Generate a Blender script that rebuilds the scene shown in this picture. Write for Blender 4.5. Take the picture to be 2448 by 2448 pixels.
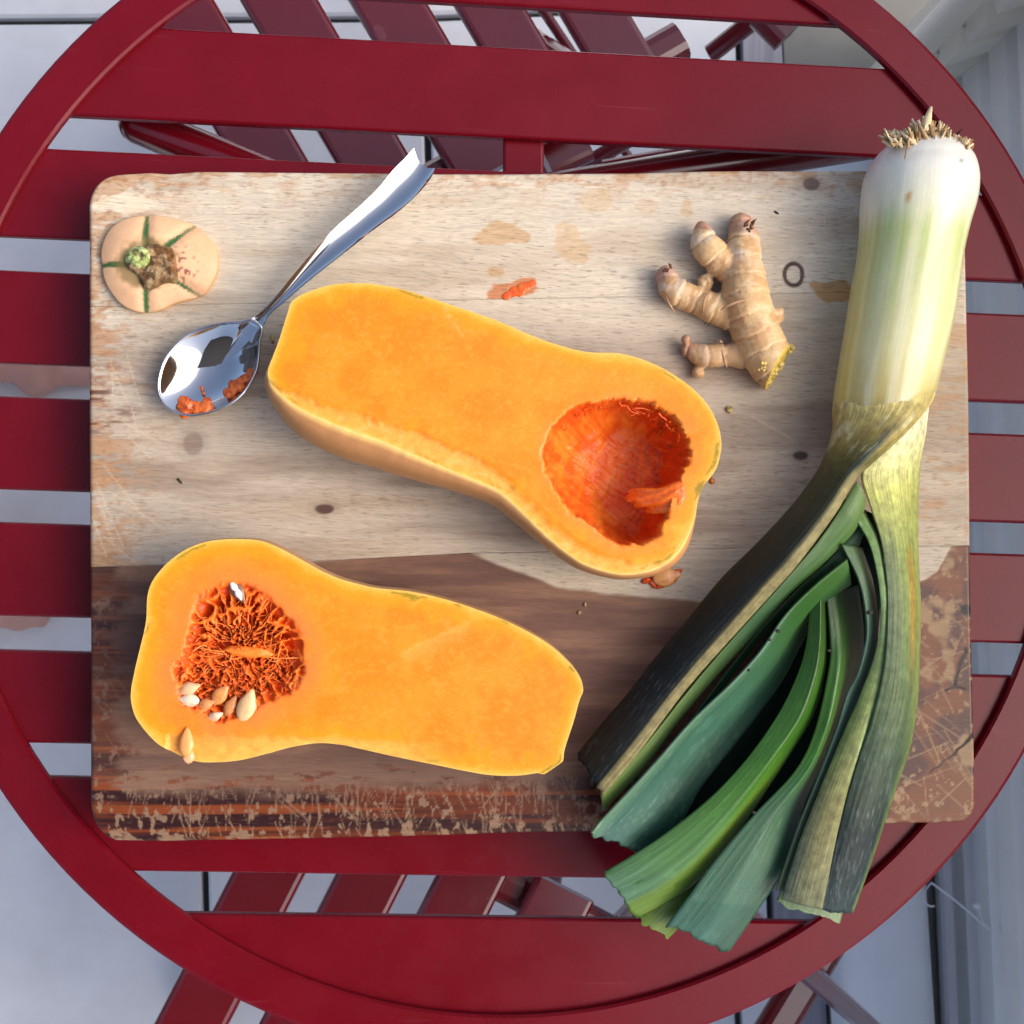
import bpy, bmesh, math, random
import numpy as np
from mathutils import Vector, Matrix, geometry
random.seed(7); RNG = np.random.default_rng(7)
for o in list(bpy.data.objects): bpy.data.objects.remove(o)
S = bpy.context.scene; C = S.collection
# ------------------------------------------------------------------ camera, sky, sun, exposure
TOP = 0.71                                   # height of the table top above the floor
def rotvec(r):
    r = np.array(r); a = np.linalg.norm(r); k = r/a
    K = np.array([[0,-k[2],k[1]],[k[2],0,-k[0]],[-k[1],k[0],0]])
    return np.eye(3)+np.sin(a)*K+(1-np.cos(a))*K@K
CR = rotvec((0.04148639,-0.06157715,0.03178009)); CP = np.array((-0.03925799,-0.05632812,0.6130425+TOP)); CF = 2948.0
cd = bpy.data.cameras.new('camera'); cam = bpy.data.objects.new('camera', cd); C.objects.link(cam)
M4 = Matrix([list(CR[i])+[CP[i]] for i in range(3)]+[[0,0,0,1]]); cam.matrix_world = M4
cd.sensor_width = 3.42; cd.sensor_height = 3.42; cd.lens = 3.42*CF/2448; cd.clip_start = 0.01; cd.clip_end = 200
cd.dof.use_dof = True; cd.dof.focus_distance = 0.575; cd.dof.aperture_fstop = 2.6
S.camera = cam
SUN_EL, SUN_AZ = math.radians(42), math.radians(-6)     # azimuth measured from +x towards +y
w = bpy.data.worlds.new('World'); S.world = w; w.use_nodes = True
nt = w.node_tree; bg = nt.nodes['Background']; sky = nt.nodes.new('ShaderNodeTexSky'); sky.sky_type = 'NISHITA'
sky.sun_disc = False; sky.sun_elevation = SUN_EL; sky.sun_rotation = math.pi/2-SUN_AZ; sky.air_density = 0.85; sky.dust_density = 6.0; sky.ozone_density = 0.8
nt.links.new(sky.outputs[0], bg.inputs[0]); bg.inputs[1].default_value = 0.15
sd = bpy.data.lights.new('sun', 'SUN'); sd.energy = 0.52; sd.angle = math.radians(80); sd.color = (1,0.98,0.955)
so = bpy.data.objects.new('sun', sd); C.objects.link(so)
sv = Vector((math.cos(SUN_EL)*math.cos(SUN_AZ), math.cos(SUN_EL)*math.sin(SUN_AZ), math.sin(SUN_EL)))
so.rotation_euler = sv.to_track_quat('Z','Y').to_euler(); so.location = (3,1.5,4)
S.view_settings.view_transform = 'Standard'; S.view_settings.look = 'None'; S.view_settings.exposure = 0.82; S.view_settings.gamma = 1
# ------------------------------------------------------------------ helpers
def px(p, z):
    """photo pixel (2448 frame) -> point at height z above the table top (z may be an array)"""
    p = np.atleast_2d(np.array(p, float)); d = np.stack([(p[:,0]-1224)/CF, -(p[:,1]-1224)/CF, -np.ones(len(p))], -1)@CR.T
    t = (np.asarray(z)+TOP-CP[2])/d[:,2]
    return CP+d*np.reshape(t, (-1,1))
def P(x, y, z): return px((x,y), z)[0]
def lin(c):
    c = np.array(c, float)/255.0
    return np.where(c <= 0.04045, c/12.92, ((c+0.055)/1.055)**2.4)
def hash2(ix, iy, s):
    h = (ix.astype(np.int64)*374761393 + iy.astype(np.int64)*668265263 + s*974634777) & 0xffffffff
    h = ((h ^ (h >> 13))*1274126177) & 0xffffffff
    return ((h ^ (h >> 16)) & 0xffff)/65535.0
def vnoise(x, y, s=0):
    ix, iy = np.floor(x), np.floor(y); fx, fy = x-ix, y-iy
    fx = fx*fx*(3-2*fx); fy = fy*fy*(3-2*fy)
    a, b, c, d = hash2(ix,iy,s), hash2(ix+1,iy,s), hash2(ix,iy+1,s), hash2(ix+1,iy+1,s)
    return (a+(b-a)*fx)*(1-fy)+(c+(d-c)*fx)*fy
def fbm(x, y, s=0, o=4):
    t = np.zeros(np.shape(x)); a, n = 0.5, 0
    for i in range(o):
        t = t+a*vnoise(x*2**i, y*2**i, s+i*17); n += a; a *= .5
    return t/n
def sstep(a, b, x):
    t = np.clip((x-a)/(b-a), 0, 1); return t*t*(3-2*t)
def mixc(a, b, t): return a*(1-t[:,None])+b*t[:,None]
def catmull(pts, n, closed=False):
    p = np.array(pts, float); m = len(p)
    if closed: q = np.vstack([p[-1:], p, p[:2]]); seg = m
    else: q = np.vstack([2*p[:1]-p[1:2], p, 2*p[-1:]-p[-2:-1]]); seg = m-1
    out = []
    for i in range(seg):
        t = np.linspace(0,1,24,endpoint=False)[:,None]
        a,b,c,d = q[i],q[i+1],q[i+2],q[i+3]
        out.append(.5*(2*b+(c-a)*t+(2*a-5*b+4*c-d)*t*t+(3*b-a-3*c+d)*t**3))
    out = np.vstack(out+([q[1:2]] if closed else [p[-1:]]))
    L = np.concatenate([[0],np.cumsum(np.linalg.norm(np.diff(out,axis=0),axis=1))])
    u = np.linspace(0,L[-1],n+1)[:-1] if closed else np.linspace(0,L[-1],n)
    return np.stack([np.interp(u,L,out[:,k]) for k in range(p.shape[1])],-1)
def param(pts, n):
    """resample a polyline smoothly by point index, so paired edges stay paired"""
    p = np.array(pts, float); m = len(p); q = np.vstack([2*p[:1]-p[1:2], p, 2*p[-1:]-p[-2:-1]])
    u = np.linspace(0, m-1-1e-9, n); i = u.astype(int); t = (u-i)[:,None]
    a,b,c,d = q[i],q[i+1],q[i+2],q[i+3]
    return .5*(2*b+(c-a)*t+(2*a-5*b+4*c-d)*t*t+(3*b-a-3*c+d)*t**3)
def inside(poly, pts):
    r = np.zeros(len(pts), bool); n = len(poly); x, y = pts[:,0], pts[:,1]
    for i in range(n):
        x1,y1 = poly[i-1]; x2,y2 = poly[i]
        if y1 == y2: continue
        r ^= ((y1 > y) != (y2 > y)) & (x < (x2-x1)*(y-y1)/(y2-y1)+x1)
    return r
def dist(poly, pts, closed=True):
    best = np.full(len(pts), 1e9); n = len(poly)
    for i in range(0 if closed else 1, n):
        a, b = poly[i-1], poly[i]; ab = b-a; L = (ab@ab)+1e-18
        t = np.clip(((pts-a)@ab)/L, 0, 1); best = np.minimum(best, np.hypot(*(pts-a-t[:,None]*ab).T))
    return best
LOC = {}
def mobj(name, v, f, mat, parent=None, origin=None, smooth=True, attrs=None, mats=None):
    v = np.array(v, float).reshape(-1,3)
    if origin is None: origin = ((v[:,0].min()+v[:,0].max())/2, (v[:,1].min()+v[:,1].max())/2, v[:,2].min())
    origin = np.array(origin, float); me = bpy.data.meshes.new(name); fl = [list(map(int,q)) for q in f] if not isinstance(f, np.ndarray) else f.tolist()
    me.from_pydata((v-origin).tolist(), [], fl); me.materials.append(mat)
    if smooth: me.polygons.foreach_set('use_smooth', np.ones(len(me.polygons), bool))
    for k, a in (attrs or {}).items():
        a = np.asarray(a, float)
        if a.ndim == 2:
            at = me.attributes.new(k, 'FLOAT_COLOR', 'POINT'); at.data.foreach_set('color', np.hstack([a, np.ones((len(a),1))]).ravel())
        else:
            at = me.attributes.new(k, 'FLOAT', 'POINT'); at.data.foreach_set('value', a)
    me.update(); o = bpy.data.objects.new(name, me); C.objects.link(o); place(o, origin, parent); return o
def place(o, origin, parent):
    LOC[o] = np.array(origin, float)
    if parent is not None: o.parent = parent; o.location = LOC[o]-LOC[parent]
    else: o.location = LOC[o]
def tag(o, label=None, cat=None, group=None, kind=None):
    for k, v in (('label',label),('category',cat),('group',group),('kind',kind)):
        if v: o[k] = v
    return o
def empty(name, loc, label=None, cat=None, group=None, kind=None):
    o = bpy.data.objects.new(name, None); o.empty_display_size = .05; C.objects.link(o); place(o, loc, None); return tag(o, label, cat, group, kind)
def gridfaces(r, c, wrap=False):
    i, j = np.meshgrid(np.arange(r-1), np.arange(c if wrap else c-1), indexing='ij'); j2 = (j+1)%c
    return np.stack([i*c+j, i*c+j2, (i+1)*c+j2, (i+1)*c+j], -1).reshape(-1,4)
def tube(pts, rad, n=12, caps=True, flat=1.0):
    pts = np.array(pts, float); m = len(pts); rad = np.broadcast_to(np.array(rad, float), (m,))
    T = np.gradient(pts, axis=0); T /= np.linalg.norm(T, axis=1)[:,None]+1e-12
    ref = np.array((0,0,1.)) if abs(T[0,2]) < .9 else np.array((1.,0,0)); V = []
    for i in range(m):
        b = np.cross(T[i], ref); b /= np.linalg.norm(b)+1e-12; c = np.cross(b, T[i]); a = np.linspace(0,2*np.pi,n,endpoint=False)
        V.append(pts[i]+rad[i]*(np.cos(a)[:,None]*b+flat*np.sin(a)[:,None]*c)); 
    F = gridfaces(m, n, True).tolist()
    if caps: F += [list(range(n))[::-1], [(m-1)*n+k for k in range(n)]]
    return np.vstack(V), F
def merge(parts):
    V, F, k = [], [], 0
    for v, f in parts:
        V.append(v); F += [[a+k for a in q] for q in f]; k += len(v)
    return np.vstack(V), F
def box_between(a, b, wd, th, up=(0,0,1)):
    """bar of width wd and thickness th from a to b"""
    a, b = np.array(a,float), np.array(b,float); t = (b-a)/np.linalg.norm(b-a); s = np.cross(t, up); s /= np.linalg.norm(s); u = np.cross(s, t)
    return prism_profile(a, b, s, u, wd, th)
def prism_profile(a, b, s, u, wd, th, r=None):
    r = min(wd, th)*.42 if r is None else r; pr = []
    for sx, sy, a0 in ((1,1,0),(-1,1,90),(-1,-1,180),(1,-1,270)):
        for k in range(4):
            q = math.radians(a0+30*k); pr.append((sx*(wd/2-r)+r*math.cos(q), sy*(th/2-r)+r*math.sin(q)))
    pr = np.array(pr); n = len(pr); off = pr[:,:1]*s+pr[:,1:]*u
    V = np.vstack([a+off, b+off]); F = [[i,(i+1)%n,n+(i+1)%n,n+i] for i in range(n)]+[list(range(n))[::-1], list(range(n,2*n))]
    return V, F
def blob(c, r, seed=0, amp=.25, freq=1.5, sub=3, rot=0.0):
    bm = bmesh.new(); bmesh.ops.create_icosphere(bm, subdivisions=sub, radius=1); v = np.array([q.co[:] for q in bm.verts]); f = [[a.index for a in q.verts] for q in bm.faces]; bm.free()
    n = fbm(v[:,0]*freq+seed*3.1+9, v[:,1]*freq+v[:,2]*freq*1.3+seed*7.7+9, seed, 3)-.5
    v = v*(1+amp*2*n)[:,None]*np.array(r); ca, sa = math.cos(rot), math.sin(rot)
    v = np.stack([v[:,0]*ca-v[:,1]*sa, v[:,0]*sa+v[:,1]*ca, v[:,2]], -1)
    return v+np.array(c), f
def remesh(parts, voxel, smooth=4):
    v, f = merge(parts); me = bpy.data.meshes.new('tmp'); me.from_pydata(v.tolist(), [], f); o = bpy.data.objects.new('tmp', me); C.objects.link(o)
    m = o.modifiers.new('r','REMESH'); m.mode = 'VOXEL'; m.voxel_size = voxel
    if smooth: q = o.modifiers.new('s','SMOOTH'); q.factor = .5; q.iterations = smooth
    dg = bpy.context.evaluated_depsgraph_get(); dg.update(); e = o.evaluated_get(dg).to_mesh()
    V = np.zeros(len(e.vertices)*3); e.vertices.foreach_get('co', V); F = [list(p.vertices) for p in e.polygons]; N = np.zeros(len(V)); e.vertices.foreach_get('normal', N)
    o.to_mesh_clear(); bpy.data.objects.remove(o); return V.reshape(-1,3), F, N.reshape(-1,3)
def capsule(pts, rad, n=14):
    """closed rounded tube through pts"""
    pts = np.array(pts, float); d0 = pts[0]-pts[1]; d0 /= np.linalg.norm(d0); d1 = pts[-1]-pts[-2]; d1 /= np.linalg.norm(d1); rad = list(rad); a = [.97,.8,.45]
    head = [pts[0]+d0*rad[0]*k for k in a]; hr = [rad[0]*math.sqrt(1-k*k) for k in a]
    tail = [pts[-1]+d1*rad[-1]*k for k in a[::-1]]; tr = [rad[-1]*math.sqrt(1-k*k) for k in a[::-1]]
    return tube(np.vstack([head, pts, tail]), hr+rad+tr, n)
# ------------------------------------------------------------------ materials
def mat(name, col=(.5,.5,.5), rough=.5, spec=.5, metal=0, coat=0, coat_r=.1):
    m = bpy.data.materials.new(name); m.use_nodes = True; b = m.node_tree.nodes['Principled BSDF']
    b.inputs['Base Color'].default_value = (*col,1); b.inputs['Roughness'].default_value = rough; b.inputs['Specular IOR Level'].default_value = spec
    b.inputs['Metallic'].default_value = metal; b.inputs['Coat Weight'].default_value = coat; b.inputs['Coat Roughness'].default_value = coat_r; return m
class NB:
    def __init__(s, m): s.t = m.node_tree; s.b = s.t.nodes['Principled BSDF']; s.co = s.t.nodes.new('ShaderNodeTexCoord')
    def n(s, ty, **k):
        q = s.t.nodes.new('ShaderNode'+ty)
        for a, b in k.items(): setattr(q, a, b)
        return q
    def l(s, a, b): s.t.links.new(a, b)
    def map(s, scale=(1,1,1), rot=(0,0,0), src=None):
        q = s.n('Mapping'); q.inputs['Scale'].default_value = scale; q.inputs['Rotation'].default_value = rot; s.l(src or s.co.outputs['Object'], q.inputs['Vector']); return q.outputs[0]
    def noise(s, vec, scale, detail=3, rough=.5, dist=0):
        q = s.n('TexNoise'); q.inputs['Scale'].default_value = scale; q.inputs['Detail'].default_value = detail; q.inputs['Roughness'].default_value = rough; q.inputs['Distortion'].default_value = dist; s.l(vec, q.inputs['Vector']); return q.outputs['Fac']
    def ramp(s, fac, stops):
        q = s.n('ValToRGB'); e = q.color_ramp.elements
        while len(e) < len(stops): e.new(.5)
        for el, (p, c) in zip(e, stops): el.position = p; el.color = (*c,1) if len(c) == 3 else c
        s.l(fac, q.inputs[0]); return q.outputs[0]
    def mix(s, fac, a, b, mode='MIX'):
        q = s.n('Mix', data_type='RGBA', blend_type=mode); 
        if isinstance(fac, (int,float)): q.inputs[0].default_value = fac
        else: s.l(fac, q.inputs[0])
        for i, x in ((6,a),(7,b)):
            if isinstance(x, tuple): q.inputs[i].default_value = (*x,1)
            else: s.l(x, q.inputs[i])
        return q.outputs[2]
    def attr(s, name): q = s.n('Attribute'); q.attribute_name = name; return q
    def bump(s, h, strength, distance=.001):
        q = s.n('Bump'); q.inputs['Strength'].default_value = strength; q.inputs['Distance'].default_value = distance; s.l(h, q.inputs['Height']); s.l(q.outputs[0], s.b.inputs['Normal']); return q
    def col(s, c): s.l(c, s.b.inputs['Base Color'])
def g(v): return (v,v,v)
def red_paint(name, rough, sp, ct):
    m = mat(name, (.2,.004,.012), rough, sp, 0, ct, .12); b = NB(m)
    n = b.noise(b.map((1,1,1)), 26, 4, .6); c = b.mix(b.ramp(n, [(.35,g(0)),(.75,g(1))]), (.128,.0010,.0066), (.150,.0024,.0100))
    s = b.noise(b.map((6,90,6), (0,0,.9)), 3, 2, .5, .6); c = b.mix(b.ramp(s, [(.70,g(0)),(.76,g(.10))]), c, (.42,.14,.18)); b.col(c)
    vo = b.n('TexVoronoi'); vo.inputs['Scale'].default_value = 17; b.l(b.map((1,1,1)), vo.inputs['Vector']); wob = b.noise(b.map((1,1,1)), 70, 3)
    ad = b.n('Math', operation='MULTIPLY_ADD'); b.l(wob, ad.inputs[0]); ad.inputs[1].default_value = .25; b.l(vo.outputs['Distance'], ad.inputs[2])
    rg = b.ramp(ad.outputs[0], [(.27,g(.05)),(.315,g(.16)),(.33,g(0))]); pk = b.ramp(b.noise(b.map((1,1,1)), 7, 2), [(.54,g(0)),(.62,g(1))]); c = b.mix(b.mix(1.0, rg, pk, 'MULTIPLY'), c, (.42,.16,.2)); b.col(c)
    r = b.noise(b.map((1,1,1)), 60, 3); q = b.n('MapRange'); q.inputs[3].default_value = rough-.06; q.inputs[4].default_value = rough+.10; b.l(r, q.inputs[0]); b.l(q.outputs[0], b.b.inputs['Roughness'])
    b.bump(b.noise(b.map((1,1,1)), 380, 2), .05, .0006); return m
RED = red_paint('red_table_paint', .25, .27, .05); RED_C = red_paint('red_chair_paint', .22, .5, .9)
def colattr(name, rough=.5, spec=.5, sss=0, sr=(.003,.0015,.0008), detail=None, bump=None, coat=0):
    """base colour from the mesh's own pigment attribute, with fine procedural mottling and relief"""
    m = mat(name, (.5,.5,.5), rough, spec, 0, coat); b = NB(m); c = b.attr('pigment').outputs['Color']
    if detail:
        sc, scale, lo, hi = detail; n = b.noise(b.map(scale), sc, 4, .6); c = b.mix(1.0, c, b.ramp(n, [(.25,g(lo)),(.75,g(hi))]), 'MULTIPLY')
    b.col(c)
    if sss: b.b.inputs['Subsurface Weight'].default_value = sss; b.b.inputs['Subsurface Radius'].default_value = sr; b.b.inputs['Subsurface Scale'].default_value = 1.0
    if bump: b.bump(b.noise(b.map(bump[1]), bump[0], 4, .6), bump[2], bump[3])
    return m
def veins(m, k, lo, hi, st):
    b = NB(m); cx = b.n('CombineXYZ'); b.l(b.attr('across').outputs['Fac'], cx.inputs[0]); b.l(b.attr('along').outputs['Fac'], cx.inputs[1]); n = b.noise(b.map((k,7,1), src=cx.outputs[0]), 1.0, 4, .65)
    old = b.b.inputs['Base Color'].links[0].from_socket; b.col(b.mix(1.0, old, b.ramp(n, [(.3,g(lo)),(.7,g(hi))]), 'MULTIPLY')); b.bump(n, st, .0008)
def wood_mat(name, rough):
    m = colattr(name, rough, .35); b = NB(m); c = b.attr('pigment').outputs['Color']
    wv = b.n('Combine' 'XYZ'); b.l(b.noise(b.map((7,16,1)), 1.0, 3), wv.inputs[1]); va = b.n('VectorMath', operation='MULTIPLY_ADD'); b.l(wv.outputs[0], va.inputs[0]); va.inputs[1].default_value = (0,.020,0); b.l(b.co.outputs['Object'], va.inputs[2]); W = va.outputs[0]
    gr = b.noise(b.map((20,620,1), src=W), 1.0, 6, .68, .4); c = b.mix(1.0, c, b.ramp(gr, [(.28,g(.85)),(.70,g(1.09))]), 'MULTIPLY')
    fi = b.noise(b.map((130,1500,1),(0,0,.02), W), 1.0, 3, .6, .2); c = b.mix(1.0, c, b.ramp(fi, [(.35,g(.86)),(.62,g(1.05))]), 'MULTIPLY')
    area = b.noise(b.map((9,22,1)), 1.0, 2); am = b.ramp(area, [(.35,g(.35)),(.6,g(1))])
    po = b.noise(b.map((150,1150,1),(0,0,-.015), W), 1.0, 2, .55); pm = b.mix(1.0, b.ramp(po, [(.58,g(0)),(.66,g(.5))]), am, 'MULTIPLY'); c = b.mix(pm, c, (.15,.085,.055)); b.col(c)
    h = b.noise(b.map((20,900,1)), 1.0, 4, .6); b.bump(h, .3, .0006)
    r = b.attr('gloss').outputs['Fac']; q = b.n('MapRange'); q.inputs[3].default_value = rough; q.inputs[4].default_value = .33; b.l(r, q.inputs[0]); b.l(q.outputs[0], b.b.inputs['Roughness']); return m
WOOD = wood_mat('cutting_board_wood', .6)
STEEL = mat('polished_steel', (.60,.60,.61), .09, .5, 1); _b = NB(STEEL); _n = _b.noise(_b.map((40,900,40),(0,0,-.79)), 1, 3); _q = _b.n('MapRange'); _q.inputs[3].default_value = .03; _q.inputs[4].default_value = .09; _b.l(_n,_q.inputs[0]); _b.l(_q.outputs[0], _b.b.inputs['Roughness'])
def plain(name, c, rough, amp=.12, sc=30, scale=(1,1,1), spec=.4, bump=0):
    m = mat(name, c, rough, spec); b = NB(m); n = b.noise(b.map(scale), sc, 5, .6)
    b.col(b.mix(1.0, b.ramp(n, [(.3,g(1-amp)),(.7,g(1+amp))]), c, 'MULTIPLY'))
    if bump: b.bump(b.noise(b.map(scale), sc*6, 3), bump, .001)
    return m
PAVER = plain('pale_grey_paver', (.70,.715,.745), .6, .08, 14, bump=.15); JOINT = plain('dark_paver_joint', (.035,.035,.035), .9)
STRIP = plain('streaked_grey_strip', (.30,.29,.33), .6, .3, 1.0, (70,2,2)); GUTTER = plain('dark_grey_concrete', (.20,.20,.185), .85, .1, 25, bump=.1)
def board_tone(m):
    b = NB(m); old = b.b.inputs['Base Color'].links[0].from_socket; oi = b.n('ObjectInfo'); b.col(b.mix(1.0, old, b.ramp(oi.outputs['Random'], [(0,g(.90)),(1,g(1.06))]), 'MULTIPLY')); return m
SIDING = plain('white_siding', (.90,.89,.85), .5, .04, 20); WARM_LIT = plain('warm_lit_siding', (.88,.84,.70), .55, .04, 20); board_tone(SIDING); board_tone(WARM_LIT); WHITE = plain('white_painted_metal', (.86,.87,.89), .4, .03, 20)
# ------------------------------------------------------------------ the setting
FZ = -TOP                                      # floor height measured from the table top
bed = mobj('floor', [(-4,-4,-.012),(4,-4,-.012),(4,4,-.012),(-4,4,-.012)], [[0,1,2,3]], JOINT, origin=(0,0,-.012), smooth=False); tag(bed, kind='structure')
def slab(poly, z0, z1, bev=.003):
    """bevelled slab over a convex outline (counter-clockwise)"""
    p = np.array(poly, float); c = p.mean(0); q = p+(c-p)/np.linalg.norm(c-p,axis=1)[:,None]*bev*1.4; n = len(p)
    V = np.vstack([np.c_[p,np.full(n,z0)], np.c_[p,np.full(n,z1-bev)], np.c_[q,np.full(n,z1)]])
    F = [[k*n+i,k*n+(i+1)%n,(k+1)*n+(i+1)%n,(k+1)*n+i] for k in (0,1) for i in range(n)]+[[2*n+i for i in range(n)], list(range(n))[::-1]]
    return V, F
fo, fx = P(1013,42,FZ), P(1550,38,FZ)-P(0,48,FZ); fx /= np.linalg.norm(fx); fy = np.array((-fx[1],fx[0],0)); fb = (P(490,2150,FZ)-fo)@fx
edge0, edge1 = P(1768,100,FZ), P(1850,2400,FZ)
def edge_x(y): return edge0[0]+(y-edge0[1])*(edge1[0]-edge0[0])/(edge1[1]-edge0[1])
PW, PH, GJ = .56, .56, .0075
for r in range(-4,4):
    for k in range(-6,5):
        a = (0 if r >= -1 else fb)+k*PW+GJ/2; b = a+PW-GJ; c = r*PH+GJ/2; d = c+PH-GJ; q = [fo+fx*i+fy*j for i,j in ((a,c),(b,c),(b,d),(a,d))]
        if q[0][0] > edge_x(q[0][1])-.02: continue
        q = [(min(p[0], edge_x(p[1])-.004), p[1]) for p in q]; v, f = slab(q, -.012, 0); mobj('paver', v, f, PAVER, bed, smooth=False)
# paler strip and dark gutter beside the wall
def quadx(pa, pb, pc, pd, z): return [P(*pa,z)[:2], P(*pb,z)[:2], P(*pc,z)[:2], P(*pd,z)[:2]]
def ext(a, b, y):                              # extend the line a-b (points) to world y
    a, b = np.array(a), np.array(b); t = (y-a[1])/(b[1]-a[1]); return (a+(b-a)*t)[:2]
sa, sb = P(1866,100,FZ), P(1972,2400,FZ); wa, wb = P(2244,1200,FZ), P(2300,2448,FZ)
e0, e1 = (edge0+(.003,0,0)), (edge1+(.003,0,0))
v, f = slab([ext(e0,e1,-2.5), ext(sa,sb,-2.5), ext(sa,sb,2.5), ext(e0,e1,2.5)], -.012, .004); tag(mobj('drain_strip', v, f, STRIP, smooth=False), kind='structure')
wall_off = .02
v, f = slab([ext(sa,sb,-2.5)+(.003,0), ext(wa,wb,-2.5)+(1.2,0), ext(wa,wb,2.5)+(1.2,0), ext(sa,sb,2.5)+(.003,0)], -.012, -.002); tag(mobj('gutter', v, f, GUTTER, smooth=False), kind='structure')
# lap-sided wall on the right: every board a part
dirw = (wb-wa)/np.linalg.norm(wb-wa); dirw = np.array((dirw[0],dirw[1],0)); dirw /= np.linalg.norm(dirw)   # runs towards the bottom of the photo
nrm = np.array((dirw[1], -dirw[0], 0)); nrm = nrm if nrm[0] < 0 else -nrm
corner = P(2262,205,FZ+.06); corner[2] = 0
wbase = np.array((wa[0], wa[1], 0)); top_s = (corner-wbase)@dirw
wall = empty('siding_wall', wbase+dirw*1.0, 'low white wall of lapped siding boards running along the right of the table', 'wall')
def lap_wall(par, p0, d, n, length, z0, expo, count, m, taper=0.014):
    back = mobj('backing', *box_between(p0+(-n)*.03+np.array((0,0,(z0+count*expo)/2)), p0+d*length+(-n)*.03+np.array((0,0,(z0+count*expo)/2)), .03, z0+count*expo), m, par, smooth=False)
    for k in range(count):
        zb = z0+k*expo; a, b = p0, p0+d*length
        pr = [(taper-.002,0),(taper,.002),(taper,expo*.62),(.001,expo*.86),(.001,expo+.006),(-.012,expo+.006),(-.002,0)]; m_ = len(pr)
        V = [q+n*o+np.array((0,0,zb+h)) for q in (a,b) for o,h in pr]; F = [[i,(i+1)%m_,m_+(i+1)%m_,m_+i] for i in range(m_)]+[list(range(m_))[::-1],list(range(m_,2*m_))]
        mobj('siding_board', V, F, m, par, smooth=False)
lap_wall(wall, wbase+dirw*top_s, dirw, nrm, 1.9-top_s, .02, .058, 16, SIDING)
foot = mobj('base_trim', *box_between(wbase+dirw*(top_s+.03)+nrm*.014+(0,0,.012), wbase+dirw*1.9+nrm*.014+(0,0,.012), .026, .022), WHITE, wall, smooth=False)
# return at the inside corner, its cream colour painting in warm light
pc = P(2293,200,FZ+.05); pe = P(2110,262,FZ+.05); d2 = pe-pc; d2[2] = 0; d2 /= np.linalg.norm(d2); n2 = np.array((-d2[1], d2[0], 0)); n2 = n2 if n2[1] < 0 else -n2
pier = empty('siding_pier', corner, 'pier of lapped siding, tinted cream for warm light, in the corner at the upper right', 'wall')
lap_wall(pier, corner-d2*.06, d2, n2, .13, .02, .058, 16, WARM_LIT, .014)
mobj('corner_post', *box_between(corner+d2*.078-n2*.012, corner+d2*.078-n2*.012+(0,0,.97), .018, .05, up=d2), WARM_LIT, pier, smooth=False)
# white rounded duct lying along the wall foot
da, db = P(2010,372,FZ+.09), P(2140,2448,FZ+.09); da[2] = db[2] = .05; db = da+(db-da)*1.25
duct = mobj('duct', *prism_profile(da, db, np.cross((db-da)/np.linalg.norm(db-da), (0,0,1)), np.array((0,0,1.)), .092, .10, .028), WHITE)
tag(duct, 'white rounded metal duct lying along the foot of the white wall', 'duct')
# unseen slab added overhead, shaped to dim the sky and darken reflections
SLAB_GREY = plain('shade_slab_grey', (.35,.33,.31), .8)
HX0, HX1, HZ = -2.6, -.22, 2.55
v, f = slab([(-1.0,-2.6),(.32,-2.6),(.28,-.15),(-.7,.1)], HZ, HZ+.2, .01); tag(mobj('shade_slab', v, f, SLAB_GREY, smooth=False), kind='structure')
# ------------------------------------------------------------------ red round table (heights from here on are measured from the floor)
table = empty('round_table', (0,0,0), 'round red painted garden table with slatted top under the cutting board', 'table')
def ring(r0, r1, z0, z1, n=160, rr=.0012):
    pr = [(r0+rr,z1),(r1-rr*2,z1),(r1-rr*.6,z1-rr*.5),(r1,z1-rr*2),(r1,z0),(r0,z0),(r0,z1-rr)]; m = len(pr); a = np.linspace(0,2*np.pi,n,endpoint=False)
    V = np.array([[(r*math.cos(t), r*math.sin(t), z) for r,z in pr] for t in a]).reshape(-1,3)
    F = [[i*m+k, ((i+1)%n)*m+k, ((i+1)%n)*m+(k+1)%m, i*m+(k+1)%m] for i in range(n) for k in range(m)]
    return V, F
mobj('rim', *ring(.2775,.300,TOP-.0042,TOP), RED, table, smooth=False)
mobj('edge_band', *ring(.2945,.2975,TOP-.024,TOP-.0043), RED, table, smooth=False)
ys = [(.285,.2289),(.2072,.1604),(.1432,.0984),(.0813,.0352),(.0188,-.0271),(-.0431,-.0890),(-.1054,-.1503),(-.1663,-.2113),(-.2313,-.285)]
def slat_mesh(y1, y0, r, z1, th, bev=.0013, n=26):
    yy = np.linspace(0,1,n); rows = []
    for s in (0,1):
        pass
    prof = [(y0,z1-th),(y0,z1-bev),(y0+bev*.4,z1-bev*.4),(y0+bev,z1)]; mid = [(y, z1) for y in np.linspace(y0+bev,y1-bev,9)[1:-1]]
    prof = prof+mid+[(y1-bev,z1),(y1-bev*.4,z1-bev*.4),(y1,z1-bev),(y1,z1-th)]; m = len(prof); V = []
    for sx in np.linspace(-1,1,14):
        for y, z in prof: V.append((sx*math.sqrt(max(r*r-y*y, 1e-6)), y, z))
    F = [[i*m+k,(i+1)*m+k,(i+1)*m+k+1,i*m+k+1] for i in range(13) for k in range(m-1)]+[[i*m+m-1,(i+1)*m+m-1,(i+1)*m,i*m] for i in range(13)]
    F += [list(range(m)), [13*m+k for k in range(m)][::-1]]
    return V, F
for y1, y0 in ys: mobj('slat', *slat_mesh(y1,y0,.291,TOP-.0046,.005), RED, table, smooth=False)
ta, tb = P(1251,300,-.012), P(1251,520,-.012); mobj('strap', *box_between(ta, tb, .0212, .004), RED, table, smooth=False)
def seg(p0, z0, p1, z1): return P(*p0,z0), P(*p1,z1)
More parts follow.
